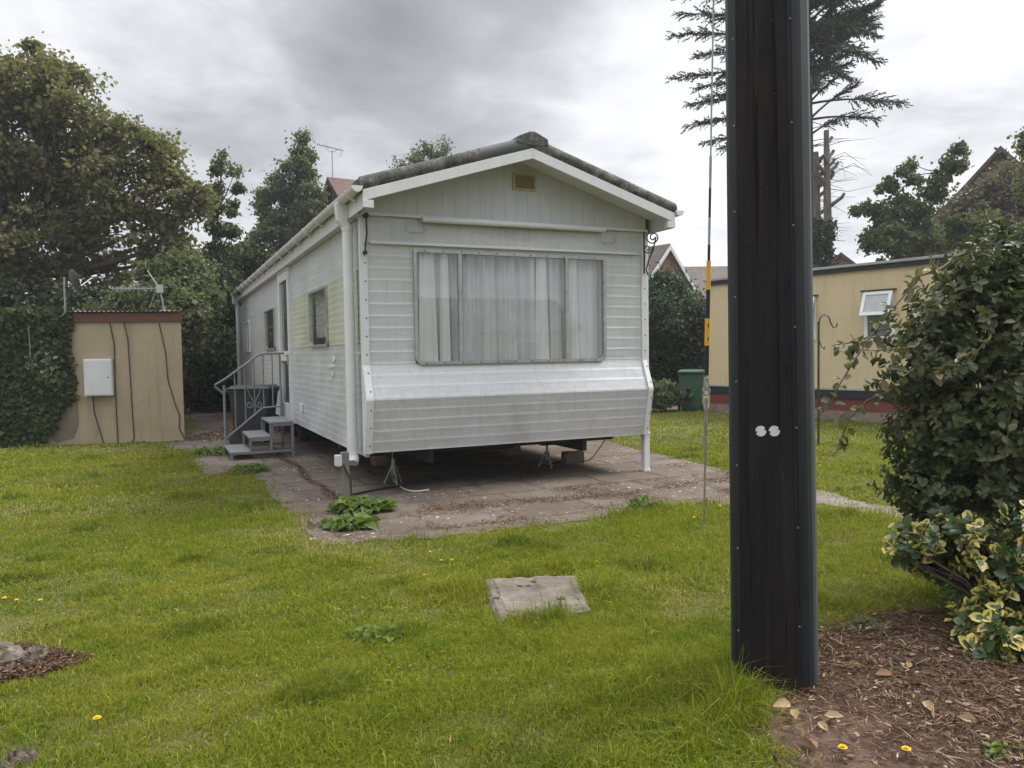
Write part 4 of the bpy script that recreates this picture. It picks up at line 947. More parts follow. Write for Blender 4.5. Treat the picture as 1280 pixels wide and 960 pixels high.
cb(MB(), -.01, CLn, -.03, -.001, zs1-.0, zs1+.05).build('drip_strip', paint('drip strip paint', (.36,.34,.29), (.44,.42,.37), 4, .6, fine=.2), ch)
cb(MB(), .0, CLn, -.015, .02, zs1-.17, zs1-.002).build('black_strip', black_pvc, ch)
cb(MB(), .02, CLn, .02, .1, .20, zs1-.0).build('skirt', skirt_mat, ch)
cb(MB(), .015, CLn, .0, .2, -.05, .198).build('plinth', plinth_mat, ch)
def chalet_window(a0, a1, z0, z1, split, open_=.16):
    mb = MB(); t = .07
    for q in ((a0, a0+t, z0, z1), (a1-t, a1, z0, z1), (a0+t, a1-t, z0, z0+t), (a0+t, a1-t, z1-t, z1), (a0+t, a1-t, split-t/2, split+t/2)): cb(mb, q[0], q[1], -.03, .02, q[2], q[3])
    wn = mb.build('window', white_pvc, ch, .006)
    cb(MB(), a0+t, a1-t, -.008, -.004, z0+t, split-t/2).build('pane', dark_pane, wn); cb(MB(), a0+t, a1-t, -.006, -.003, split+t/2, z1-t).build('pane', dark_pane, wn)
    h = z1-split; s_ = empty('sash', (0, 0, 0)); s_.parent = wn; bpy.data.objects.remove(s_)
    mb = MB(); zt_, zb_ = z1-.02, split-.02; yt, yb = -.045, -.045-open_
    def P_(a, f): return Vector((a, ys*(yt+(yb-yt)*f), zt_+(zb_-zt_)*f))
    for (p, q) in ((P_(a0-.0, .04), P_(a1+.0, .04)), (P_(a0-.0, .96), P_(a1+.0, .96)), (P_(a0+.03, 0), P_(a0+.03, 1)), (P_(a1-.03, 0), P_(a1-.03, 1))): mb.bar(p, q, .065, .035, (0, ys*-1, .3))
    s_ = mb.build('open_sash', white_pvc, wn)
    cb(MB(), a0-.06, a1+.06, -.07, -.001, z1+.01, z1+.035).build('window_hood', bark, wn)
    MB().add([P_(a0+.05, .08), P_(a1-.05, .08), P_(a1-.05, .92), P_(a0+.05, .92)], [(0,1,2,3)]).build('sash_pane', paint('pale sash glass', (.32,.33,.34), (.38,.39,.40), 3, .15), wn)
q0, q1 = cp_(1081, 362), cp_(1117, 424); chalet_window(q0[0], q1[0], cp_(1100,425)[1], cp_(1100,364)[1], cp_(1100,392)[1])
q2 = cp_(1020, 424); chalet_window(q2[0]-(q1[0]-q0[0]), q2[0], cp_(1015,425)[1], cp_(1015,371)[1], cp_(1015,397)[1])

# ------------------------------------------------------------------ houses behind
def gable_house(name, label, pos, yaw, wid, ln, eave, ridge, roofm, wallm, barge=True, chim=False):
    """gable faces local -y, ridge runs along +y"""
    o = empty(name, pos, yaw); w2 = wid/2
    MB().prism([(-w2,0,0),(w2,0,0),(w2,0,eave),(0,0,ridge-.02),(-w2,0,eave)], (0, ln, 0)).build('wall', wallm, o)
    sl3 = (ridge-eave)/w2; ov = .35
    for s in (-1, 1):
        MB().prism([(0,-.3,ridge),(s*(w2+ov),-.3,eave-ov*sl3),(s*(w2+ov),-.3,eave-ov*sl3+.18),(0,-.3,ridge+.2)], (0, ln+.6, 0)).build('roof', roofm, o)
        if barge: MB().prism([(0,-.36,ridge-.2),(s*(w2+ov),-.36,eave-ov*sl3-.2),(s*(w2+ov),-.36,eave-ov*sl3+.1),(0,-.36,ridge+.1)], (0, .055, 0)).build('bargeboard', white_board, o)
    for a in (-w2*.5, w2*.5): 
        wn = MB().box(a-.6, a+.6, -.06, -.001, eave*.55, eave*.55+1.2).build('window', white_pvc, o); MB().box(a-.53, a+.53, -.066, -.061, eave*.55+.07, eave*.55+1.13).build('pane', dark_pane, wn)
    if chim: MB().box(-.3, .3, ln-1.2, ln-.5, ridge-.5, ridge+1.1).build('chimney', wallm, o)
    return tag(o, label, 'house', 'brick houses behind the site')
def ground_of(p): return (p[0], p[1], 0)
p = at(833, 309, 48); gable_house('brick_house', 'red brick house with white gable boards behind the laurel bush', ground_of(p), R(38), 5.6, 8, p[2]-3.0, p[2], tile_brown, brick)
p = at(852, 337, 52); gable_house('brick_house', 'low brown tiled house roof showing between the laurel bush and the black pole', (p[0], p[1], 0), R(-88), 7, 12, p[2]-2.2, p[2], tile_brown, brick, False)
p = at(1052, 320, 44); gable_house('brick_house', 'distant red gabled house just above the chalet roof by the dead trunks', ground_of(p), R(-30), 5, 6, p[2]-2.2, p[2], tile_red, brick, False)
p = at(418, 222, 31); lh = gable_house('brick_house', 'house with a red tiled roof and aerial rising behind the caravan gutter', (p[0], p[1], 0), R(-58), 6.0, 9, p[2]-2.6, p[2]-.2, tile_red, paint('maroon gable', (.085,.030,.026), (.12,.045,.038), 2, .8), False)
p = at(1250, 184, 30); gable_house('brick_house', 'dark brown gabled house half hidden by trees behind the chalet', ground_of(p), R(-30), 9.5, 9, p[2]-5.6, p[2]-.2, tile_brown, paint('brown wall', (.10,.075,.06), (.13,.10,.08), 3, .9), False)
q = at(416, 226, 31); tp_ = at(413.5, 188, 31); ta = empty('tv_aerial', (q[0], q[1], q[2]-.1)); D = lambda px, py: tuple(at(px, py, 31)-np.array([q[0], q[1], q[2]-.1]))
MB().tube([(0,0,-1.2), D(415, 188)], .02, 6).build('mast', galv, ta)
mb = MB(); p0, p1 = Vector(D(396, 180)), Vector(D(428, 188)); mb.tube([p0, p1], .018, 6)
for k in range(7): c_ = p0.lerp(p1, k/7); mb.tube([c_+Vector((0,-.25,0)), c_+Vector((0,.25,0))], .01, 5)
mb.tube([p1+Vector((-.1,0,.22)), p1+Vector((.02,0,0)), p1+Vector((-.1,0,-.24))], .012, 5); mb.tube([Vector(D(408,184)), Vector(D(411,189)), Vector(D(418,190)), Vector(D(421,187))], .012, 5); mb.build('element_boom', galv, ta)
tag(ta, 'thin rooftop television aerial against the sky above the red tiled roof', 'aerial')
# the place behind the photographer that the front window mirrors
bh = empty('bungalow', tuple(loc(12.0, -29)), YAW+PI)
MB().box(-7, 7, 0, 7, 0, 2.6).build('wall', chalet_mat, bh); MB().prism([(-7.4,-.4,2.6),(-7.4,7.4,2.6),(-7.4,3.5,4.6)], (14.8, 0, 0)).build('roof', tile_brown, bh)
for a in (-4, 0, 4): wn = MB().box(a-.8, a+.8, -.05, -.001, .9, 2.1).build('window', white_pvc, bh); MB().box(a-.72, a+.72, -.056, -.051, .98, 2.02).build('pane', dark_pane, wn)
tag(bh, 'low bungalow mirrored in the caravan front window', 'bungalow')
rp = empty('utility_pole', tuple(loc(7.3, -16))); MB().tube([(0,0,0), (0,0,6.6)], [.13, .10], 14).build('wood_pole', pole_mat, rp); MB().box(-.7, .7, -.05, .05, 6.1, 6.2).build('crossarm', pole_mat, rp)
tag(rp, 'slim dark utility pole mirrored in the caravan front window', 'utility pole')

# ------------------------------------------------------------------ trees
def cluster_leaves(C, cr, per, size, jit=.35, flat=.75, upb=.6):
    """leaves scattered in flattened clumps round centres C with radii cr"""
    k = len(C); P = np.repeat(C, per, 0); r = np.repeat(cr, per)[:, None]
    off = rng.normal(size=(k*per, 3))*.48; off[:, 2] *= flat; P = P + off*r
    N = unit(rng.normal(size=P.shape)*.75 + np.array([0, 0, upb]) + unit(off)*.5); T = unit(np.cross(N, rdir(len(P)))); T[:, 2] -= .25
    Ls = size*rng.uniform(.4, 1.5, len(P)); rn = np.clip(np.repeat(rng.uniform(0, 1, k), per)*.55+rng.uniform(0, .45, len(P)), 0, 1)
    return P, T, N, Ls, rn
def tree(name, label, base, Y, balls, trunk, mat, size, ncl, per, r_tr, spread=.5, group=None, bmat=None, clr=.42, nl=None, wr=.75, loose=0., cat='tree'):
    """balls: (px, py, radius px[, squash]) at distance Y; trunk: px polyline from the ground up"""
    o = empty(name, tuple(base)); B = np.array(base); sc = Y/F; C = []; limbs = MB(); rr = random.Random(len(label))
    TP = [np.array(at(px, py, Y)) for px, py in trunk]; TP[0] = np.array([B[0], B[1], -.1]) if len(TP) else TP
    nT = len(TP); rad = [r_tr*(1-.72*i/max(1, nT-1)) for i in range(nT)]
    limbs.tube([tuple(p-B) for p in TP], rad, 10)
    tot = sum(b[2]**2 for b in balls)
    for b in balls:
        px, py, rp_ = b[:3]; sq = b[3] if len(b) > 3 else 1.; c0 = at(px, py, Y+rr.uniform(-1, 1)*rp_*sc*spread); rw = rp_*sc
        k = max(3, int(ncl*b[2]**2/tot)); d = rdir(k); rad_ = rng.uniform(.35, 1, k)**.6
        rad_ = rad_*np.where(rng.random(k) < .18, rng.uniform(1.1, 1.5, k), 1); pts = c0 + d*rad_[:, None]*rw*.88*np.array([1, 1.1, sq]); C.append(pts)
        # limb from the trunk to this ball, twigs to some clumps
        j = min(range(nT), key=lambda i: np.linalg.norm(TP[i]-c0)+(2.0 if TP[i][2] > c0[2] else 0)); s0 = TP[j]; md = (s0+c0)/2+np.array([0, 0, -.06*np.linalg.norm(c0-s0)])
        r1_ = max(rad[j]*.5, .02); limbs.tube([tuple(s0-B), tuple(md-B), tuple(c0-B)], [r1_, r1_*.7, r1_*.35], 7)
        for p in pts[:max(3, k//2)]:
            m2 = c0*.45+p*.55+rng.normal(size=3)*.04*rw; limbs.tube([tuple(c0-B), tuple(m2-B), tuple(p-B)], [r1_*.35, r1_*.2, .006], 5, False)
    C = np.concatenate(C); crr = rng.uniform(.5, 1.5, len(C))*clr*.8; size = size*.68; per = int(per*1.9)
    P, T, N, Ls, rn = cluster_leaves(C, crr, per, size); limbs.build('trunk', bmat or bark, o)
    leaves('crown', P-B, T, N, Ls, Ls*wr, rn, mat, o); return tag(o, label, cat, group)
GT = 'trees behind the site'
def below(px, Y): p = at(px, 440, Y); return (p[0], p[1], 0)
# big maple on the left
mballs = [(-60,110,80),(10,75,38),(45,90,36),(75,125,35),(-20,170,75),(60,170,48),(115,165,36),(150,175,34),(185,195,30),(20,230,60),(95,230,50),(150,235,44),(200,235,30),(232,258,20),(240,245,14),(-60,290,90),(40,300,46),(110,300,42),(170,290,38),(205,300,24),(232,300,18),(80,345,30),(140,335,28),(10,360,46),(-30,400,60),(185,330,18),(95,95,14),(205,185,16)]
tree('maple_tree', 'big broad maple tree with brownish green crown behind the ivy covered shed', below(-15, 20), 20, mballs, [(-15,560),(-5,430),(5,340),(30,270),(60,215)], maple_mat, .17, 430, 85, .33, .8, GT, clr=.55)
tree('poplar_tree', 'slender loose young tree with see through crown between the maple and the caravan', below(270, 23), 23, [(276,193,6,1.6),(272,212,7,1.6),(268,236,8,1.4),(266,262,9),(270,288,10),(294,214,6,1.5),(297,236,7,1.5),(291,260,9),(288,288,10),(282,312,14),(262,315,10),(302,312,10)], [(262,520),(265,330),(274,260),(278,195)], mid_mat, .13, 90, 40, .06, .5, GT, clr=.24)
tree('broad_tree', 'full mid green tree rising behind the left side of the caravan', below(365, 30), 30, [(376,174,5,1.6),(373,188,7,1.5),(384,196,7),(360,212,9),(374,208,11),(388,215,9),(352,230,13),(375,232,17),(396,238,11),(335,245,11),(360,255,21),(388,262,17),(327,262,8),(340,275,17),(365,285,26),(392,285,18),(330,300,20),(404,268,9),(322,318,16)], [(365,500),(365,330),(370,240),(374,190)], mid_mat, .15, 230, 62, .14, .7, GT, clr=.38)
tree('sparse_tree', 'airy treetop with fine twigs showing over the caravan roof', below(535, 34), 34, [(525,190,14),(548,190,15),(500,204,10),(535,205,24),(565,205,12),(515,215,22),(550,225,26)], [(535,500),(535,300),(537,215),(540,180)], mid_mat, .13, 80, 36, .12, .5, GT, clr=.36)
# dark hedge bushes right of the shed and behind it
GB = 'dark bushes behind the shed'
def bush(name, label, Y, balls, mat, size, ncl, per, group=None, clr=.4, px=None, cat='bush', wr=.75, rt_=.05):
    cx_ = px or sum(b[0] for b in balls)/len(balls); b0 = below(cx_, Y); lo = max(b[1] for b in balls)
    return tree(name, label, b0, Y, balls, [(cx_, 560), (cx_, lo), (cx_+4, min(b[1] for b in balls))], mat, size, ncl, per, rt_, .8, group, clr=clr, wr=wr, cat=cat)
bush('hedge_bush', 'tall dark bush filling the gap between the shed and the caravan', 21.3, [(262,375,34),(245,400,30),(285,390,30),(258,440,36),(285,440,34),(268,490,40),(240,480,30),(300,470,30),(250,350,22),(285,355,24),(300,420,24)], dark_mat, .13, 260, 80, GB, .38)
bush('hedge_bush', 'dark bush standing behind the shed roof next to the poplar', 18, [(205,370,30),(180,395,36),(150,410,40),(230,345,28),(215,410,40),(240,375,30),(190,345,18)], mid_mat, .14, 170, 70, GB, .42)
bush('hedge_bush', 'low dark bush standing behind the ivy end of the shed', 18.5, [(100,380,32),(60,385,36),(20,390,36),(130,400,32),(-20,380,40),(90,420,40),(0,430,50),(50,430,46)], dark_mat, .14, 200, 70, GB, .42)
bush('hedge_bush', 'dark rounded bush in shade beyond the far end of the caravan', 23, [(310,330,24),(340,340,28),(290,345,22),(320,380,36),(285,400,34),(350,370,30),(310,430,40)], dark_mat, .15, 180, 70, GB, .45)
# laurel and low shrub on the right
bush('laurel_bush', 'dense dark green laurel bush between the caravan and the cream chalet', 21, [(838,368,30),(860,398,22),(820,400,34),(850,410,34),(870,415,20),(840,445,36),(815,455,34),(868,450,18),(800,380,26),(790,430,34),(826,356,14)], laurel_mat, .13, 330, 90, None, .4, wr=.6)
bush('low_shrub', 'low leafy shrub at the foot of the laurel beside the green bin', 18.6, [(835,490,14),(818,492,14),(848,494,10),(826,500,10)], mid_mat, .09, 60, 60, None, .2, cat='shrub', rt_=.02)
# trees behind the chalet on the right
tree('leafy_tree', 'ragged leafy tree with outlying sprays behind the chalet roof', below(1150, 24), 24, [(1090,300,14),(1100,265,10),(1112,230,9),(1128,215,8),(1115,300,26),(1128,262,16),(1145,295,24),(1150,262,14),(1175,225,10),(1180,205,7),(1197,188,7),(1195,205,8),(1140,205,6),(1165,245,12),(1083,258,6),(1072,265,4),(1215,290,30),(1142,228,9),(1100,285,12)], [(1150,560),(1152,330),(1160,270),(1175,215)], mid_mat, .15, 220, 66, .07, .6, GT, clr=.24)
tree('leafy_tree', 'brownish dense tree smothering the dark gabled house on the right', below(1235, 26), 26, [(1212,248,17),(1236,232,15),(1188,275,24),(1225,270,34),(1270,250,34),(1158,300,22),(1298,235,26),(1250,300,50),(1300,280,60),(1260,215,9),(1130,315,14)], [(1240,560),(1242,330),(1245,250),(1250,215)], brown_tree, .15, 260, 75, .15, .5, GT, clr=.45)
tree('leafy_tree', 'leafy sprig topped tree at the right edge of the picture behind the hedge', below(1300, 17), 17, [(1278,180,9),(1285,170,8),(1290,205,14),(1310,230,40)], [(1300,560),(1300,330),(1295,215),(1283,175)], mid_mat, .10, 36, 50, .06, .4, GT, clr=.3)

# conifer with drooping sprays
YC = 28; cb0 = below(1016, YC); con = empty('conifer_tree', cb0); CB = np.array(cb0)
tag(con, 'tall dark conifer with feathery drooping branches behind the black pole', 'tree', GT)
tops = [(1016,560),(1014,330),(1012,200),(1010,100),(1008,0),(1005,-130),(1003,-300)]
TPs = [np.array([CB[0], CB[1], -.1])]+[at(x, y, YC) for x, y in tops[1:]]
mb = MB(); mb.tube([tuple(p-CB) for p in TPs], [.24, .15, .14, .13, .12, .09, .03], 10)
br = []
for sy, tx, ty in ((40,850,18),(15,845,-5),(60,840,45),(75,868,70),(100,842,98),(110,870,110),(130,862,130),(150,858,158),(170,880,178),(185,900,185),(120,890,120),(60,900,60),(90,905,95),(-20,860,-30),(-60,870,-60),(20,890,25),(140,900,150),
                   (60,1100,5),(90,1115,-10),(70,1085,40),(100,1075,60),(40,1120,-40),(110,1060,80),(130,1050,95),(150,1070,105),(130,1130,130),(150,1100,150),(170,1045,150),(120,1040,60),(30,1090,-30),(0,1110,-60),(-40,1100,-100),(80,1050,30),(100,1095,20),(60,1060,-10)):
    br.append((sy, tx, ty, 0))
for k in range(95): sy = random.uniform(-130, 110); br.append((sy, 1010+random.uniform(-75, 95)*(1-.3*(sy > 60)), sy-random.uniform(-25, 35), random.choice((-1, 1))*random.uniform(.4, 2.6)))
for k in range(22): sy = random.uniform(-300, -40); wdt = (sy+330)/300*110+15; br.append((sy, 1007+random.choice((-1, 1))*random.uniform(.4, 1)*wdt, sy-random.uniform(0, 40), random.uniform(-2.5, 2.5)))
P_, T_, L_, R_ = [], [], [], []
def trunk_at(y):
    ysx = [t[1] for t in tops][::-1]; i = [t[0] for t in tops][::-1]; return at(np.interp(y, ysx, i), y, YC)
for sy, tx, ty, dy in br:
    s0 = trunk_at(sy); e_ = at(tx, ty, YC+dy); ln = np.linalg.norm(e_-s0); m_ = (s0+e_)/2+np.array([0, 0, .10*ln]); bare = .42 if sy > 125 and tx > 1010 else .12
    pts = [s0*(1-t)**2+m_*2*t*(1-t)+e_*t*t for t in np.linspace(0, 1, 9)]; mb.tube([tuple(p-CB) for p in pts], list(np.linspace(.05, .012, 9)), 5, False)
    for t in np.arange(bare, 1.0, .06/max(ln, 1.0)):
        p = s0*(1-t)**2+m_*2*t*(1-t)+e_*t*t; d = unit((m_-s0)*2*(1-t)+(e_-m_)*2*t); side = np.cross(d, [0, 0, 1]); side = unit(side)
        wd = (.75*(1-.75*t)+.14)*random.uniform(.35, 1.15)
        if random.random() < .12: continue
        for sg in (-1, 1):
            dr = unit(d*.75+side*sg*random.uniform(.2, .9)+np.array([0, 0, random.uniform(-.45, .35)])); n_ = max(4, int(wd/.030))
            for q in range(n_):
                f_ = (q+random.random())/n_*wd; pp = p+dr*f_+np.array([0, 0, -.14*f_*f_]); P_.append(pp); T_.append(dr+rng.normal(size=3)*.35); L_.append(random.uniform(.07, .15)); R_.append(random.random())
for k in range(60):                        # bare snags low on the trunk
    sy = random.uniform(150, 330); s0 = trunk_at(sy); sg = random.choice((-1, 1, 1)); e_ = s0+np.array([sg*random.uniform(.4, 1.6), random.uniform(-.8, .8), random.uniform(-.5, .3)]); mb.tube([tuple(s0-CB), tuple((s0+e_)/2+np.array([0,0,.06])-CB), tuple(e_-CB)], [.018, .012, .005], 4, False)
mb.build('trunk', bark, con)
P_ = np.array(P_); T_ = np.array(T_); L_ = np.array(L_); N_ = unit(rng.normal(size=P_.shape)*.7+np.array([0, 0, 1]))
print('conifer', len(P_))
leaves('crown', P_-CB, T_, N_, L_, L_*.30, np.array(R_), conifer_mat, con, .2, .2)
# dead topped trunks beside it
for (px0, top, Yd, lab, sd_) in ((1022, 190, 27.0, 'bare dead trunk with sawn stubs, the shorter one nearer the black pole', 3), (1035, 163, 26.6, 'bare dead trunk with sawn branch stubs, the taller one of the pair', 9)):
    b0 = below(px0+2, Yd); o = empty('dead_tree', b0); B = np.array(b0); r = random.Random(sd_); p0 = np.array([0, 0, -.1]); p1 = at(px0-1, (top+330)/2, Yd)-B; p2 = at(px0-2, top, Yd)-B
    mb = MB(); mb.tube([tuple(p0), tuple(at(px0+1, 330, Yd)-B), tuple(p1), tuple(p2)], [.20, .15, .125, .085], 10)
    for k in range(13):
        t = r.uniform(.15, 1); s0 = p1*(1-t)+p2*t if k % 3 else (at(px0+1, 330, Yd)-B)*(1-t)+p1*t; a = r.uniform(-1, 1); l_ = r.uniform(.25, .6); sg = r.choice((-1, 1, 1)); mb.tube([tuple(s0), tuple(s0+np.array([sg*l_*.7, a*.4, l_*.55])), tuple(s0+np.array([sg*l_*.85, a*.4, l_*.8]))], [.075, .06, .05], 7)
    for k in range(9):
        t = r.uniform(0, .9); s0 = p1*(1-t)+p2*t; l_ = r.uniform(.5, 1.7); mb.tube([tuple(s0), tuple(s0+np.array([l_*.5, r.uniform(-.4, .4), r.uniform(-.1, .45)])), tuple(s0+np.array([l_, r.uniform(-.5, .5), r.uniform(-.15, .15)]))], [.016, .010, .004], 4, False)
    mb.build('trunk', dead_bark, o)
    pts = np.array([at(px0+r.uniform(-5, 5), r.uniform(275, 345), Yd-.15)-B for _ in range(26)]); P, T, N, Ls, rn = cluster_leaves(pts, np.full(26, .20), 30, .09); leaves('ivy', P, T, N, Ls, Ls*.8, rn, dark_mat, o)
    tag(o, lab, 'dead tree', 'bare dead trunks')

# ------------------------------------------------------------------ ivy on the shed
ivp = [(-30,386),(60,384),(92,388),(93,402),(84,415),(85,440),(88,462),(94,480),(90,495),(78,510),(68,520),(62,537),(50,549),(42,556),(10,556),(2,545),(-30,540)]
ivl = np.array([shp(*p) for p in ivp]); n = 9000; lo = ivl.min(0); hi = ivl.max(0); q = rng.uniform(lo, hi, (n*2, 2)); q = q[inpoly(q[:, 0]+rng.normal(0, .05, len(q)), q[:, 1]+rng.normal(0, .05, len(q)), ivl)][:n]
dep = .04+.20*np.clip(.5+.5*snoise(q[:, 0], q[:, 1], 5, 0), 0, 1)*rng.uniform(.2, 1, len(q)); dep = dep*np.clip((ivl[:, 0].max()-.1-q[:, 0])*2+.3, .25, 1)
P = np.stack([q[:, 0], -dep, q[:, 1]], 1); N = unit(rng.normal(size=P.shape)*.45+np.array([0, -1, .45])); T = unit(rng.normal(size=P.shape)*.6+np.array([0, -.1, -1])); Ls = rng.uniform(.055, .11, len(P))
cl_ = np.array([shp(55,455), shp(62,465), shp(70,470), shp(60,445), shp(48,452)]); dmin = np.min(np.linalg.norm(q[:, None]-cl_[None], axis=2), 1); rn = rng.uniform(0, .9, len(P)); rn[(dmin < .17) & (rng.random(len(P)) < .45)] = 1
iv = empty('ivy', tuple(sB), SY); leaves('ivy_leaves', P, T, N, Ls, Ls*.95, rn, ivy_mat, iv)
mb = MB()
for k in range(30):
    x_ = random.uniform(ivl[:, 0].min(), shp(50, 500)[0]); pts = [(x_, -.02, 0)]
    for j in range(8): pts.append((pts[-1][0]+random.uniform(-.12, .16), -.03, pts[-1][2]+.27))
    mb.tube(pts, .008, 5)
mb.build('ivy_stems', twig_mat, iv); tag(iv, 'thick dark green ivy climbing over the left end of the tan shed', 'ivy')
MB().tube([(shp(42,408)[0], -.2, shp(42,408)[1]), (shp(44,445)[0], -.2, shp(44,445)[1])], .01, 6).build('small_rod', galv, shed)
def weed(name, px, py, r_, n_, lab, size=.07, hgt=.10, group=None, mat=None):
    g = gr(px, py); o = empty(name, tuple(g)); a = rng.uniform(0, 2*PI, n_); rr = r_*np.sqrt(rng.uniform(0, 1, n_)); P = np.stack([np.cos(a)*rr, np.sin(a)*rr*.6, rng.uniform(.2, 1, n_)*hgt*(1-.6*(rr/r_)**2)+.01], 1)
    N = unit(rng.normal(size=P.shape)*.4+np.array([0, -.2, 1])); T = unit(np.stack([np.cos(a), np.sin(a), rng.uniform(-.1, .5, n_)], 1)+rng.normal(size=P.shape)*.4); Ls = size*rng.uniform(.5, 1.3, n_)
    leaves('foliage', P, T, N, Ls, Ls*.9, rng.uniform(0, 1, n_), mat or weed_mat, o, .2, .3); mb = MB()
    for k in range(0, n_, 4): mb.tube([(P[k][0]*.3, P[k][1]*.3, 0), tuple(P[k])], .002, 4, False)
    mb.build('stems', weed_mat, o); return tag(o, lab, 'weed', group)
weed('weed_clump', 452, 640, .27, 170, 'broad leaved green weed on the paving just below the timber post', .085, .13)
weed('weed_clump', 437, 660, .22, 120, 'broad leaved green weed at the front edge of the paving slabs', .08, .08)
weed('weed_clump', 312, 590, .25, 160, 'low green weeds on the slabs at the foot of the metal steps', .05, .10)
weed('weed_clump', 268, 568, .35, 200, 'low green weeds spreading beside the metal steps near the bin', .06, .10)
weed('weed_clump', 92, 553, .22, 90, 'small dark weed growing against the foot of the tan shed', .09, .2, None, mid_mat)
weed('weed_clump', 1262, 950, .09, 45, 'small green seedling weed on the bare soil at the right edge', .03, .05)
weed('weed_clump', 1085, 792, .16, 70, 'dull grey green weed at the far edge of the bare soil by the lawn', .035, .05, None, mid_mat)
weed('weed_clump', 470, 800, .14, 70, 'flat rosette of lawn weeds in front of the paving corner', .04, .05)
weed('weed_clump', 805, 640, .15, 80, 'tall tuft of weeds on the front edge of the patio', .05, .14)

# ------------------------------------------------------------------ hedge on the right, close to the camera
def shrub_mass(name, label, ells, n_, size, mat, stems, base, fold=.22, wr=.62):
    """ells: (centre xyz, radii xyz, weight); shell-biased leaves in twig whorls"""
    o = empty(name, tuple(base)); B = np.array(base); PP = []; NN = []
    tot = sum(e[2] for e in ells)
    for c_, r_, w_ in ells:
        k = int(n_*w_/tot/7); d = rdir(k); rad = rng.uniform(.25, 1, k)**.45; c0 = np.array(c_)+d*rad[:, None]*np.array(r_)
        c0 = c0*(1)+rng.normal(size=c0.shape)*.02; PP.append(c0); NN.append(d)
    C = np.concatenate(PP); D = unit(np.concatenate(NN)+np.array([0, 0, .35])+rng.normal(size=C.shape)*.35)
    sel = rng.choice(len(C), max(20, len(C)//14), False); ext = [C]; exd = [D]
    for q in range(1, 5): g_ = sel[:len(sel)*(5-q)//4]; ext.append(C[g_]+D[g_]*.045*q+rng.normal(size=(len(g_), 3))*.006); exd.append(D[g_])
    C = np.concatenate(ext); D = np.concatenate(exd); keep = C[:, 2] > .04; C = C[keep]; D = D[keep]
    e1 = unit(np.cross(D, rdir(len(C)))); e2 = np.cross(D, e1); Ps = []; Ts = []; Ns = []; Ls = []; Rn = []; cr = rng.uniform(0, 1, len(C))
    for j in range(7):
        a = j*2.4+rng.uniform(-.3, .3, len(C)); lat = e1*np.cos(a)[:, None]+e2*np.sin(a)[:, None]; t_ = unit(lat*.9+D*rng.uniform(.1, .8, len(C))[:, None]); off = D*(j*.010-.03)
        Ps.append(C+off); Ts.append(t_); Ns.append(unit(D+rng.normal(size=C.shape)*.25-t_*.2)); Ls.append(size*rng.uniform(.35, 1.4, len(C))); Rn.append(np.clip(cr*.6+rng.uniform(0, .4, len(C)), 0, 1))
    P = np.concatenate(Ps); leaves('foliage', P-B, np.concatenate(Ts), np.concatenate(Ns), np.concatenate(Ls), np.concatenate(Ls)*wr, np.concatenate(Rn), mat, o, fold, .12)
    mb = MB()
    for k in range(stems):
        t = C[random.randrange(len(C))]-B; s_ = np.array([random.uniform(-.12, .12), random.uniform(-.12, .12), 0]); m_ = np.array([t[0]*.45, t[1]*.45, t[2]*.6]); mb.tube([tuple(s_), tuple(s_*.5+m_*.5+rng.normal(size=3)*.02), tuple(m_+rng.normal(size=3)*.03), tuple(t)], [.010, .008, .006, .003], 5, False)
    mb.build('stems', twig_mat, o); return tag(o, label, 'shrub')
def E_(px, py, Y, rx, ry, rzz, w_): return (tuple(at(px, py, Y)), (rx, ry, rzz), w_)
b1 = (3.0, 4.75, 0)
shrub_mass('green_shrub', 'tall dark green small leaved shrub crowding the right edge beside the chalet lawn',
    [E_(1215,400,4.6,.36,.4,.30,1), E_(1260,350,4.6,.36,.4,.27,1), E_(1165,460,4.5,.22,.3,.25,.7), E_(1180,540,4.5,.30,.35,.28,1.1), E_(1240,500,4.5,.42,.45,.38,1.5), E_(1310,420,4.5,.5,.5,.55,1.3), E_(1290,560,4.4,.45,.45,.4,1.2), E_(1150,610,4.4,.17,.25,.17,.5), E_(1215,620,4.4,.32,.35,.25,1), E_(1175,400,4.6,.14,.2,.12,.25), E_(1340,330,4.6,.45,.4,.35,.8), E_(1300,300,4.5,.20,.25,.14,.25), E_(1225,335,4.5,.14,.2,.10,.15), E_(1190,670,4.25,.22,.25,.15,.6), E_(1255,720,4.1,.24,.25,.22,.8), E_(1300,800,3.95,.22,.25,.22,.5), E_(1165,690,4.3,.12,.15,.09,.2)],
    24000, .045, rose_mat, 160, b1)
b2 = (2.55, 3.85, 0)
shrub_mass('variegated_shrub', 'yellow edged variegated shrub spreading low in front of the green shrub',
    [E_(1185,680,4.1,.17,.2,.10,.6), E_(1160,705,4.1,.10,.16,.07,.3), E_(1235,690,3.95,.18,.22,.13,.7), E_(1275,740,3.8,.17,.2,.16,.9), E_(1262,815,3.6,.13,.16,.11,.8), E_(1300,850,3.55,.13,.16,.10,.6), E_(1235,765,3.8,.11,.16,.10,.5), E_(1310,690,3.8,.2,.25,.2,.6), E_(1250,850,3.5,.05,.08,.04,.15), E_(1128,685,4.1,.09,.14,.08,.3), E_(1262,862,3.45,.09,.12,.07,.4), E_(1225,800,3.65,.09,.12,.09,.35)],
    3700, .054, varieg_mat, 110, b2, .2, .72)
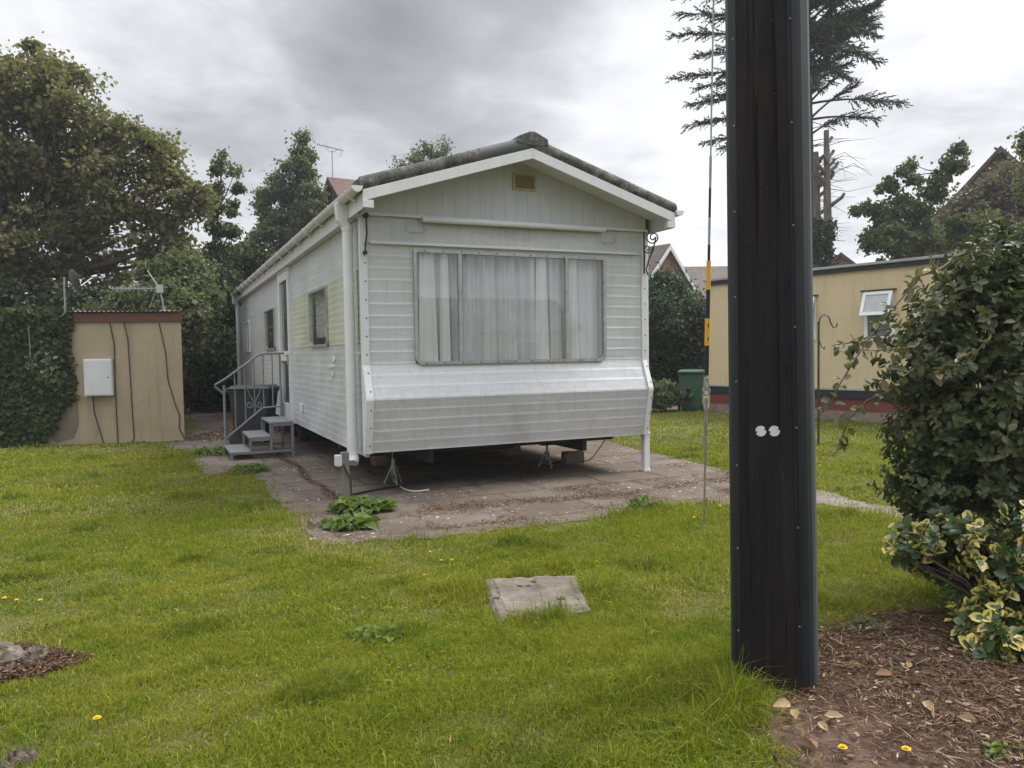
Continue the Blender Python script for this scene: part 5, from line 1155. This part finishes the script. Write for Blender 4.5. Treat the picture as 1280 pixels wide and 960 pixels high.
# bramble canes arching out of the shrub
bo = empty('bramble', tuple(b1)); tag(bo, 'thin arching bramble canes with sparse leaves reaching out over the lawn', 'bramble')
B = np.array(b1); mb = MB(); Pb, Tb = [], []
for pts, r_ in (([(1240,305,4.5),(1197,320,4.45),(1150,345,4.35),(1134,365,4.3),(1085,425,4.2),(1050,480,4.1),(1024,520,4.1)], .0065), ([(1200,372,4.4),(1150,395,4.3),(1100,412,4.3),(1040,432,4.3)], .006), ([(1180,430,4.4),(1130,470,4.2),(1085,500,4.2),(1055,540,4.2),(1040,570,4.2)], .006), ([(1150,430,4.4),(1110,437,4.3),(1070,437,4.3),(1045,438,4.3)], .003), ([(1275,470,4.1),(1262,520,4.1),(1255,580,4.05)], .004), ([(1230,430,4.05),(1200,455,4.05),(1160,470,4.1)], .003)):
    Q = [at(*p) for p in pts]; Q = [q_ for i_ in range(len(Q)-1) for q_ in (Q[i_], (Q[i_]+Q[i_+1])/2+rng.normal(size=3)*.012)]+[Q[-1]]; mb.tube([tuple(p-B) for p in Q], [r_*(1-.5*i/(len(Q)-1)) for i in range(len(Q))], 6)
    for i in range(len(Q)-1):
        for k in range(3):
            if random.random() < .75:
                p = Q[i]*(1-k/3)+Q[i+1]*k/3
                for w_ in range(random.choice((2, 3, 3, 4))): Pb.append(p+rng.normal(size=3)*.012); Tb.append(rng.normal(size=3)+np.array([0, -.1, -.2]))
mb.build('canes', bramble_mat, bo); n = len(Pb); Ls = rng.uniform(.035, .07, n); leaves('foliage', np.array(Pb)-B, np.array(Tb), unit(rng.normal(size=(n, 3))*.5+np.array([0, -.3, 1])), Ls, Ls*.6, rng.uniform(.55, 1, n), rose_mat, bo)

# ------------------------------------------------------------------ lawn blades
def blades(P, H, Wd, lean, rnd):
    n = len(P); a = rng.uniform(0, 2*PI, n); s = np.stack([np.cos(a), np.sin(a), np.zeros(n)], 1); b = rng.uniform(0, 2*PI, n); d = np.stack([np.cos(b), np.sin(b), np.zeros(n)], 1)
    Wv = s*Wd[:, None]/2; m = P+d*(lean*H*.35)[:, None]; m[:, 2] += H*.6; t = P+d*(lean*H)[:, None]; t[:, 2] += H*(1-.35*np.minimum(lean, 1.5))
    V_ = np.stack([P-Wv, P+Wv, m+Wv*.8, m-Wv*.8, t], 1).reshape(-1, 3); base = np.arange(n)[:, None]*5
    idx = (base+np.array([0, 1, 2, 3, 3, 2, 4])).ravel(); sizes = np.tile([4, 3], n); return V_, idx, sizes, np.repeat(rnd, 5)
holes_p = [patio, soil, path, far_path]
mh = np.array(manhole_poly); mhc = mh.mean(0); mh = mhc+(mh-mhc)*(.94+.04*rng.random((4, 1)))
def lawn_pts(n, y0, y1, mg=1.3):
    y = np.sqrt(rng.uniform(y0*y0, y1*y1, n)); x = rng.uniform(-.74, .74, n)*y+rng.uniform(-mg, mg, n); ok = np.ones(n, bool)
    for i, pl in enumerate(holes_p):
        jt = (.075, .085, .05, .05)[i]; ins = inpoly(x+rng.normal(0, jt, n), y+rng.normal(0, jt, n), pl)
        if i == 2: ins &= rng.random(n) < .8
        ok &= ~ins
    ok &= ~inpoly(x, y, mh); ok &= np.hypot(x-stump_c[0]+.05, y-stump_c[1]) > .20+rng.uniform(-.09, .12, n)
    lx = (x-sB[0])*sd3[0]+(y-sB[1])*sd3[1]; ly = (x-sB[0])*sn[0]+(y-sB[1])*sn[1]; ok &= ~((lx < .1) & (ly < .06))
    ly = (x-cA[0])*cn[0]+(y-cA[1])*cn[1]; ok &= ly > .05
    ok &= np.hypot(x-pc[0], y-pc[1]) > .17
    hx = (x-HO[0])*U[0]+(y-HO[1])*U[1]; hy = (x-HO[0])*V[0]+(y-HO[1])*V[1]; ok &= ~((hx > -.1) & (hx < W_+.1) & (hy > .4) & (hy < 14))
    return x[ok], y[ok]
allV, allI, allS, allR = [], [], [], []; off = 0
tall_spots = [(gr(px_, 676-.105*(px_-450))[:2], .10, k_) for px_, k_ in ((420,.9),(470,.5),(520,1.1),(560,.4),(610,.9),(660,1.2),(700,.5),(745,.9),(790,1.6),(850,1.1))]+[(gr(640,778)[:2], .08, .9), (gr(700,772)[:2], .10, .7), (gr(610,718)[:2], .07, 1.0), (gr(660,713)[:2], .06, .8), (gr(885,850)[:2], .30, 1.7), (gr(925,900)[:2], .22, 1.1), (gr(560,735)[:2], .30, 1.0), (gr(780,735)[:2], .35, 1.3), (gr(830,640)[:2], .25, 1.0), (gr(700,712)[:2], .10, 2.2), (gr(590,745)[:2], .16, 1.3), (gr(745,745)[:2], .15, 1.2), (gr(410,690)[:2], .3, .7), (gr(640,685)[:2], .5, .5), (gr(880,920)[:2], .4, .8), (gr(690,790)[:2], .3, .4), (gr(350,650)[:2], .35, .5), (gr(1060,650)[:2], .4, .5)]
for (n, y0, y1, hw, wd) in ((250000, 2.0, 4.2, .92, .0029), (250000, 4.2, 7.2, .95, .0039), (190000, 7.2, 12, 1.0, .0075), (110000, 12, 22, 1.05, .014)):
    x, y = lawn_pts(n, y0, y1); cl = snoise(x, y, 6, 1); c2 = snoise(x, y, 1.7, 2); c3 = snoise(x, y, 21, 3)
    H = .034*hw*np.exp(rng.normal(0, .28, len(x)))*(1+.42*cl+.3*c2+.34*c3); H = np.maximum(H, .012)
    c4_ = snoise(x, y, 8.5, 4); tf = np.clip((c4_-.45)*3, 0, 1); H *= 1+.95*tf; worn = np.clip((-snoise(x, y, 2.3, 0)-.38)*3, 0, 1)*np.clip((snoise(x, y, 7, 3)+.6), 0, 1); H *= 1-.35*worn
    for p, r_, k in tall_spots: H *= 1+k*np.exp(-((x-p[0])**2+(y-p[1])**2)/(r_*r_))
    rn = np.clip(rng.beta(2, 3, len(x))*.88+.08*c2, 0, .89); dry = rng.random(len(x)) < (.035+.09*np.clip(-cl-.2, 0, 1)+.12*np.clip(-c2-.4, 0, 1)); rn = np.clip(rn-.22*tf, 0, .89); dry |= rng.random(len(x)) < .36*worn; rn[dry] = rng.uniform(.9, 1, dry.sum())
    ln = np.abs(rng.normal(.8, .45, len(x))); kp = rng.random(len(x)) < np.clip((.95+.3*c3+.2*cl)*(1-.55*worn), .25, 1); x, y, H, rn, ln = x[kp], y[kp], H[kp], rn[kp], ln[kp]
    w_ = wd*rng.uniform(.7, 1.4, len(x)); bl = rng.random(len(x)) < .12; w_[bl] *= 2.8; H[bl] *= .75
    v, i, s_, r_ = blades(np.stack([x, y, np.zeros(len(x))], 1), H, w_, ln, rn); allV.append(v); allI.append(i+off); allS.append(s_); allR.append(r_); off += len(v)
print('grass verts', off)
tag(np_mesh('grass', np.concatenate(allV), np.concatenate(allS), np.concatenate(allI), grass_mat, None, {'rnd': np.concatenate(allR)}), kind='stuff')
# clover and plantain leaves in the turf
x, y = lawn_pts(9000, 2.5, 7.5); k = snoise(x, y, 4.5, 3)+rng.normal(0, .3, len(x)) > .35; x, y = x[k], y[k]; n = len(x)
P = np.stack([x, y, rng.uniform(.012, .04, n)], 1); a = rng.uniform(0, 2*PI, n); Ls = rng.uniform(.012, .03, n)
leaves('lawn_weeds', P, np.stack([np.cos(a), np.sin(a), rng.uniform(0, .5, n)], 1), unit(rng.normal(size=P.shape)*.3+np.array([0, 0, 1])), Ls, Ls*.5, rng.uniform(0, 1, n), weed_mat); tag(bpy.data.objects['lawn_weeds'], kind='stuff')

# litter: straw and twigs on the soil and on the paving, stump debris
def straw(name, X, Y_, z, L0, L1, wd, mat=None):
    n = len(X); a = rng.uniform(0, 2*PI, n); Ls = rng.uniform(L0, L1, n); T = np.stack([np.cos(a), np.sin(a), rng.normal(0, .16, n)], 1); P = np.stack([X, Y_, z+np.abs(rng.normal(0, .008, n))], 1)
    o = leaves(name, P, T, unit(rng.normal(size=P.shape)*.5+np.array([0, 0, 1])), Ls, np.full(n, wd)*rng.uniform(.6, 1.6, n), rng.uniform(0, 1, n)**1.4, mat or straw_mat, None, .1, .06); return tag(o, kind='stuff')
sp = np.array(soil); q = rng.uniform(sp.min(0)-.15, sp.max(0), (60000, 2)); kk = inpoly(q[:, 0]+rng.normal(0, .07, len(q)), q[:, 1]+rng.normal(0, .07, len(q)), sp) & (q[:, 1] > 2.4) & (np.abs(q[:, 0]) < q[:, 1]*.78)
den = .30+.45*snoise(q[:, 0], q[:, 1], 5, 2)+.9*np.exp(-((q[:, 0]-gr(1090,810)[0])**2/.35+(q[:, 1]-gr(1090,810)[1])**2/.12)); kk &= rng.random(len(q)) < np.clip(den, .06, 1); q = q[kk]
straw('leaf_litter', q[:, 0], q[:, 1], .022, .02, .11, .0035)
k_ = rng.choice(len(q), 1600); straw('leaf_litter', q[k_, 0]+rng.normal(0, .03, 1600), q[k_, 1]+rng.normal(0, .03, 1600), .026, .012, .045, .013)
k_ = rng.choice(len(q), 5000); straw('leaf_litter', q[k_, 0]+rng.normal(0, .05, 5000), q[k_, 1]+rng.normal(0, .05, 5000), .024, .005, .02, .006, debris_mat)
# debris on the hardstanding in front of the caravan, thickest along the joints
pa_ = np.array(patio); q = rng.uniform(pa_.min(0), pa_.max(0), (1500000, 2)); ha = (q-HO[:2])@U[:2]; hb = (q-HO[:2])@V[:2]
kk = inpoly(q[:, 0], q[:, 1], pa_) & (hb < .35); nn_ = snoise(ha, hb, 4.2, 1)+.6*snoise(ha, hb, 11, 2); band = np.exp(-((hb+1.05-.12*np.sin(ha*2.1))/.16)**2)+np.exp(-((hb+1.62+.1*np.sin(ha*1.7))/.14)**2)*.8+np.exp(-((hb+.55)/.12)**2)*.5*(ha > 1.8)+.25*(np.abs(((ha+.3*hb) % .85)-.4) < .06)
kk &= rng.random(len(q)) < np.clip(band*.55+.42*nn_-.16, 0, .75); q = q[kk]; print('debris', len(q))
straw('debris', q[:, 0], q[:, 1], .011, .008, .032, .007, debris_mat)
# crack weeds along the left slabs: dirt line beside the caravan
m = 2500; hb_ = rng.uniform(-.2, 5.2, m); ha_ = -.32+.035*np.sin(hb_*3)+rng.normal(0, .03, m); q = HO[:2]+ha_[:, None]*U[:2]+hb_[:, None]*V[:2]; straw('debris', q[:, 0], q[:, 1], .010, .008, .03, .008, debris_mat)
m = 4500; a = rng.uniform(0, 2*PI, m); rr = (.24+.05*np.sin(a*3+1)+.03*np.sin(a*7))*np.sqrt(rng.uniform(.05, 1.25, m)); straw('wood_debris', stump_c[0]+np.cos(a)*rr, stump_c[1]+np.sin(a)*rr*.9, .018, .008, .04, .006, foliage('rotten wood crumbs', [(0, (.045,.025,.016)), (.6, (.11,.065,.042)), (1, (.24,.17,.12))], .05, .95, .05))
# leaves and rubble in the dark gap between shed and caravan
m = 900; q = np.stack([rng.uniform(-6.0, -4.6, m), rng.uniform(13.6, 16.2, m)], 1); straw('leaf_litter', q[:, 0], q[:, 1], .015, .03, .12, .03)

# fallen leaves by the pole
GL = 'dry leaves fallen round the pole foot'
spots = [(922,882,.06),(985,862,.045),(1000,868,.05),(1012,872,.055),(988,890,.06),(995,910,.05),(1030,905,.045),(1022,845,.04),(1115,852,.055),(1135,845,.04),(1165,900,.05),(1222,912,.045),(1228,898,.04),(940,895,.05),(1035,925,.04),(1005,935,.05),(1095,795,.04),(1060,840,.035)]
for i, (px, py, s_) in enumerate(spots):
    P0 = gr(px, py); a = rng.uniform(0, 6.28); o = leaves('fallen_leaf', np.zeros((1, 3)), np.array([[math.cos(a), math.sin(a), .25]]), unit(np.array([[rng.normal()*.4, rng.normal()*.4-.2, 1]])), np.array([s_*1.6]), np.array([s_*.72]), np.array([rng.uniform(0, 1)]), dry_leaf_mat, None, .28, .2)
    o.location = (P0[0], P0[1], .035); tag(o, 'dry curled tan leaf lying on the ground near the foot of the black pole', 'leaf', GL)
# yellow flowers
yel = paint('flower yellow', (.62,.42,.012), (.72,.52,.02), 5, .6)
fl = empty('dandelion', (0, 0, 0)); MB().tube([(0,0,0), (.004,.0,.05)], .0018, 5).build('stem', weed_mat, fl); mb = MB()
for ring_, (k, r_, z) in enumerate(((16, .016, .050), (12, .011, .055), (7, .006, .058))):
    for j in range(k): t = 2*PI*j/k+ring_*.3; mb.bar((.004+math.cos(t)*.002, math.sin(t)*.002, .05), (.004+math.cos(t)*r_, math.sin(t)*r_, z), .004, .0016)
mb.build('flower_head', yel, fl)
fsp = [(123,910,1,.9),(1054,950,1,1.0),(1133,952,1,1.0),(6,755,.9,.9),(20,756,.8,.8),(50,756,.8,.8),(537,697,.7,1.3),(552,708,.7,1.3),(565,709,.8,1.3),(510,724,.6,1),(530,724,.6,1),(884,618,.9,1.3),(900,640,.9,1.3),(868,655,.9,1.3),(908,628,.8,1.3),(1025,588,.9,1.3)]
for i, (px, py, s_, h_) in enumerate(fsp):
    o = fl if i == 0 else copy_tree(fl); P0 = gr(px, py); o.location = (P0[0], P0[1], 0); o.scale = (s_, s_, s_*h_); o.rotation_euler = (0, 0, random.uniform(0, 6))
    tag(o, ('yellow dandelion flower on the bare soil at the foot of the shrubs' if i in (1, 2) else 'small yellow flower standing in the lawn grass'), 'flower', 'yellow flowers in the lawn')

# ------------------------------------------------------------------ haze volume added to lift the far darks, standing in for lens flare
hm = bpy.data.materials.new('haze'); hm.use_nodes = True; hn = hm.node_tree; hn.nodes.clear()
hv = hn.nodes.new('ShaderNodeVolumePrincipled'); hv.inputs['Color'].default_value = (.93, .95, 1, 1); hv.inputs['Density'].default_value = .0010; hv.inputs['Anisotropy'].default_value = .2
ho = hn.nodes.new('ShaderNodeOutputMaterial'); hn.links.new(hv.outputs[0], ho.inputs['Volume'])
tag(MB().box(-112, 112, -112, 112, -1, 16).build('haze', hm), kind='stuff')
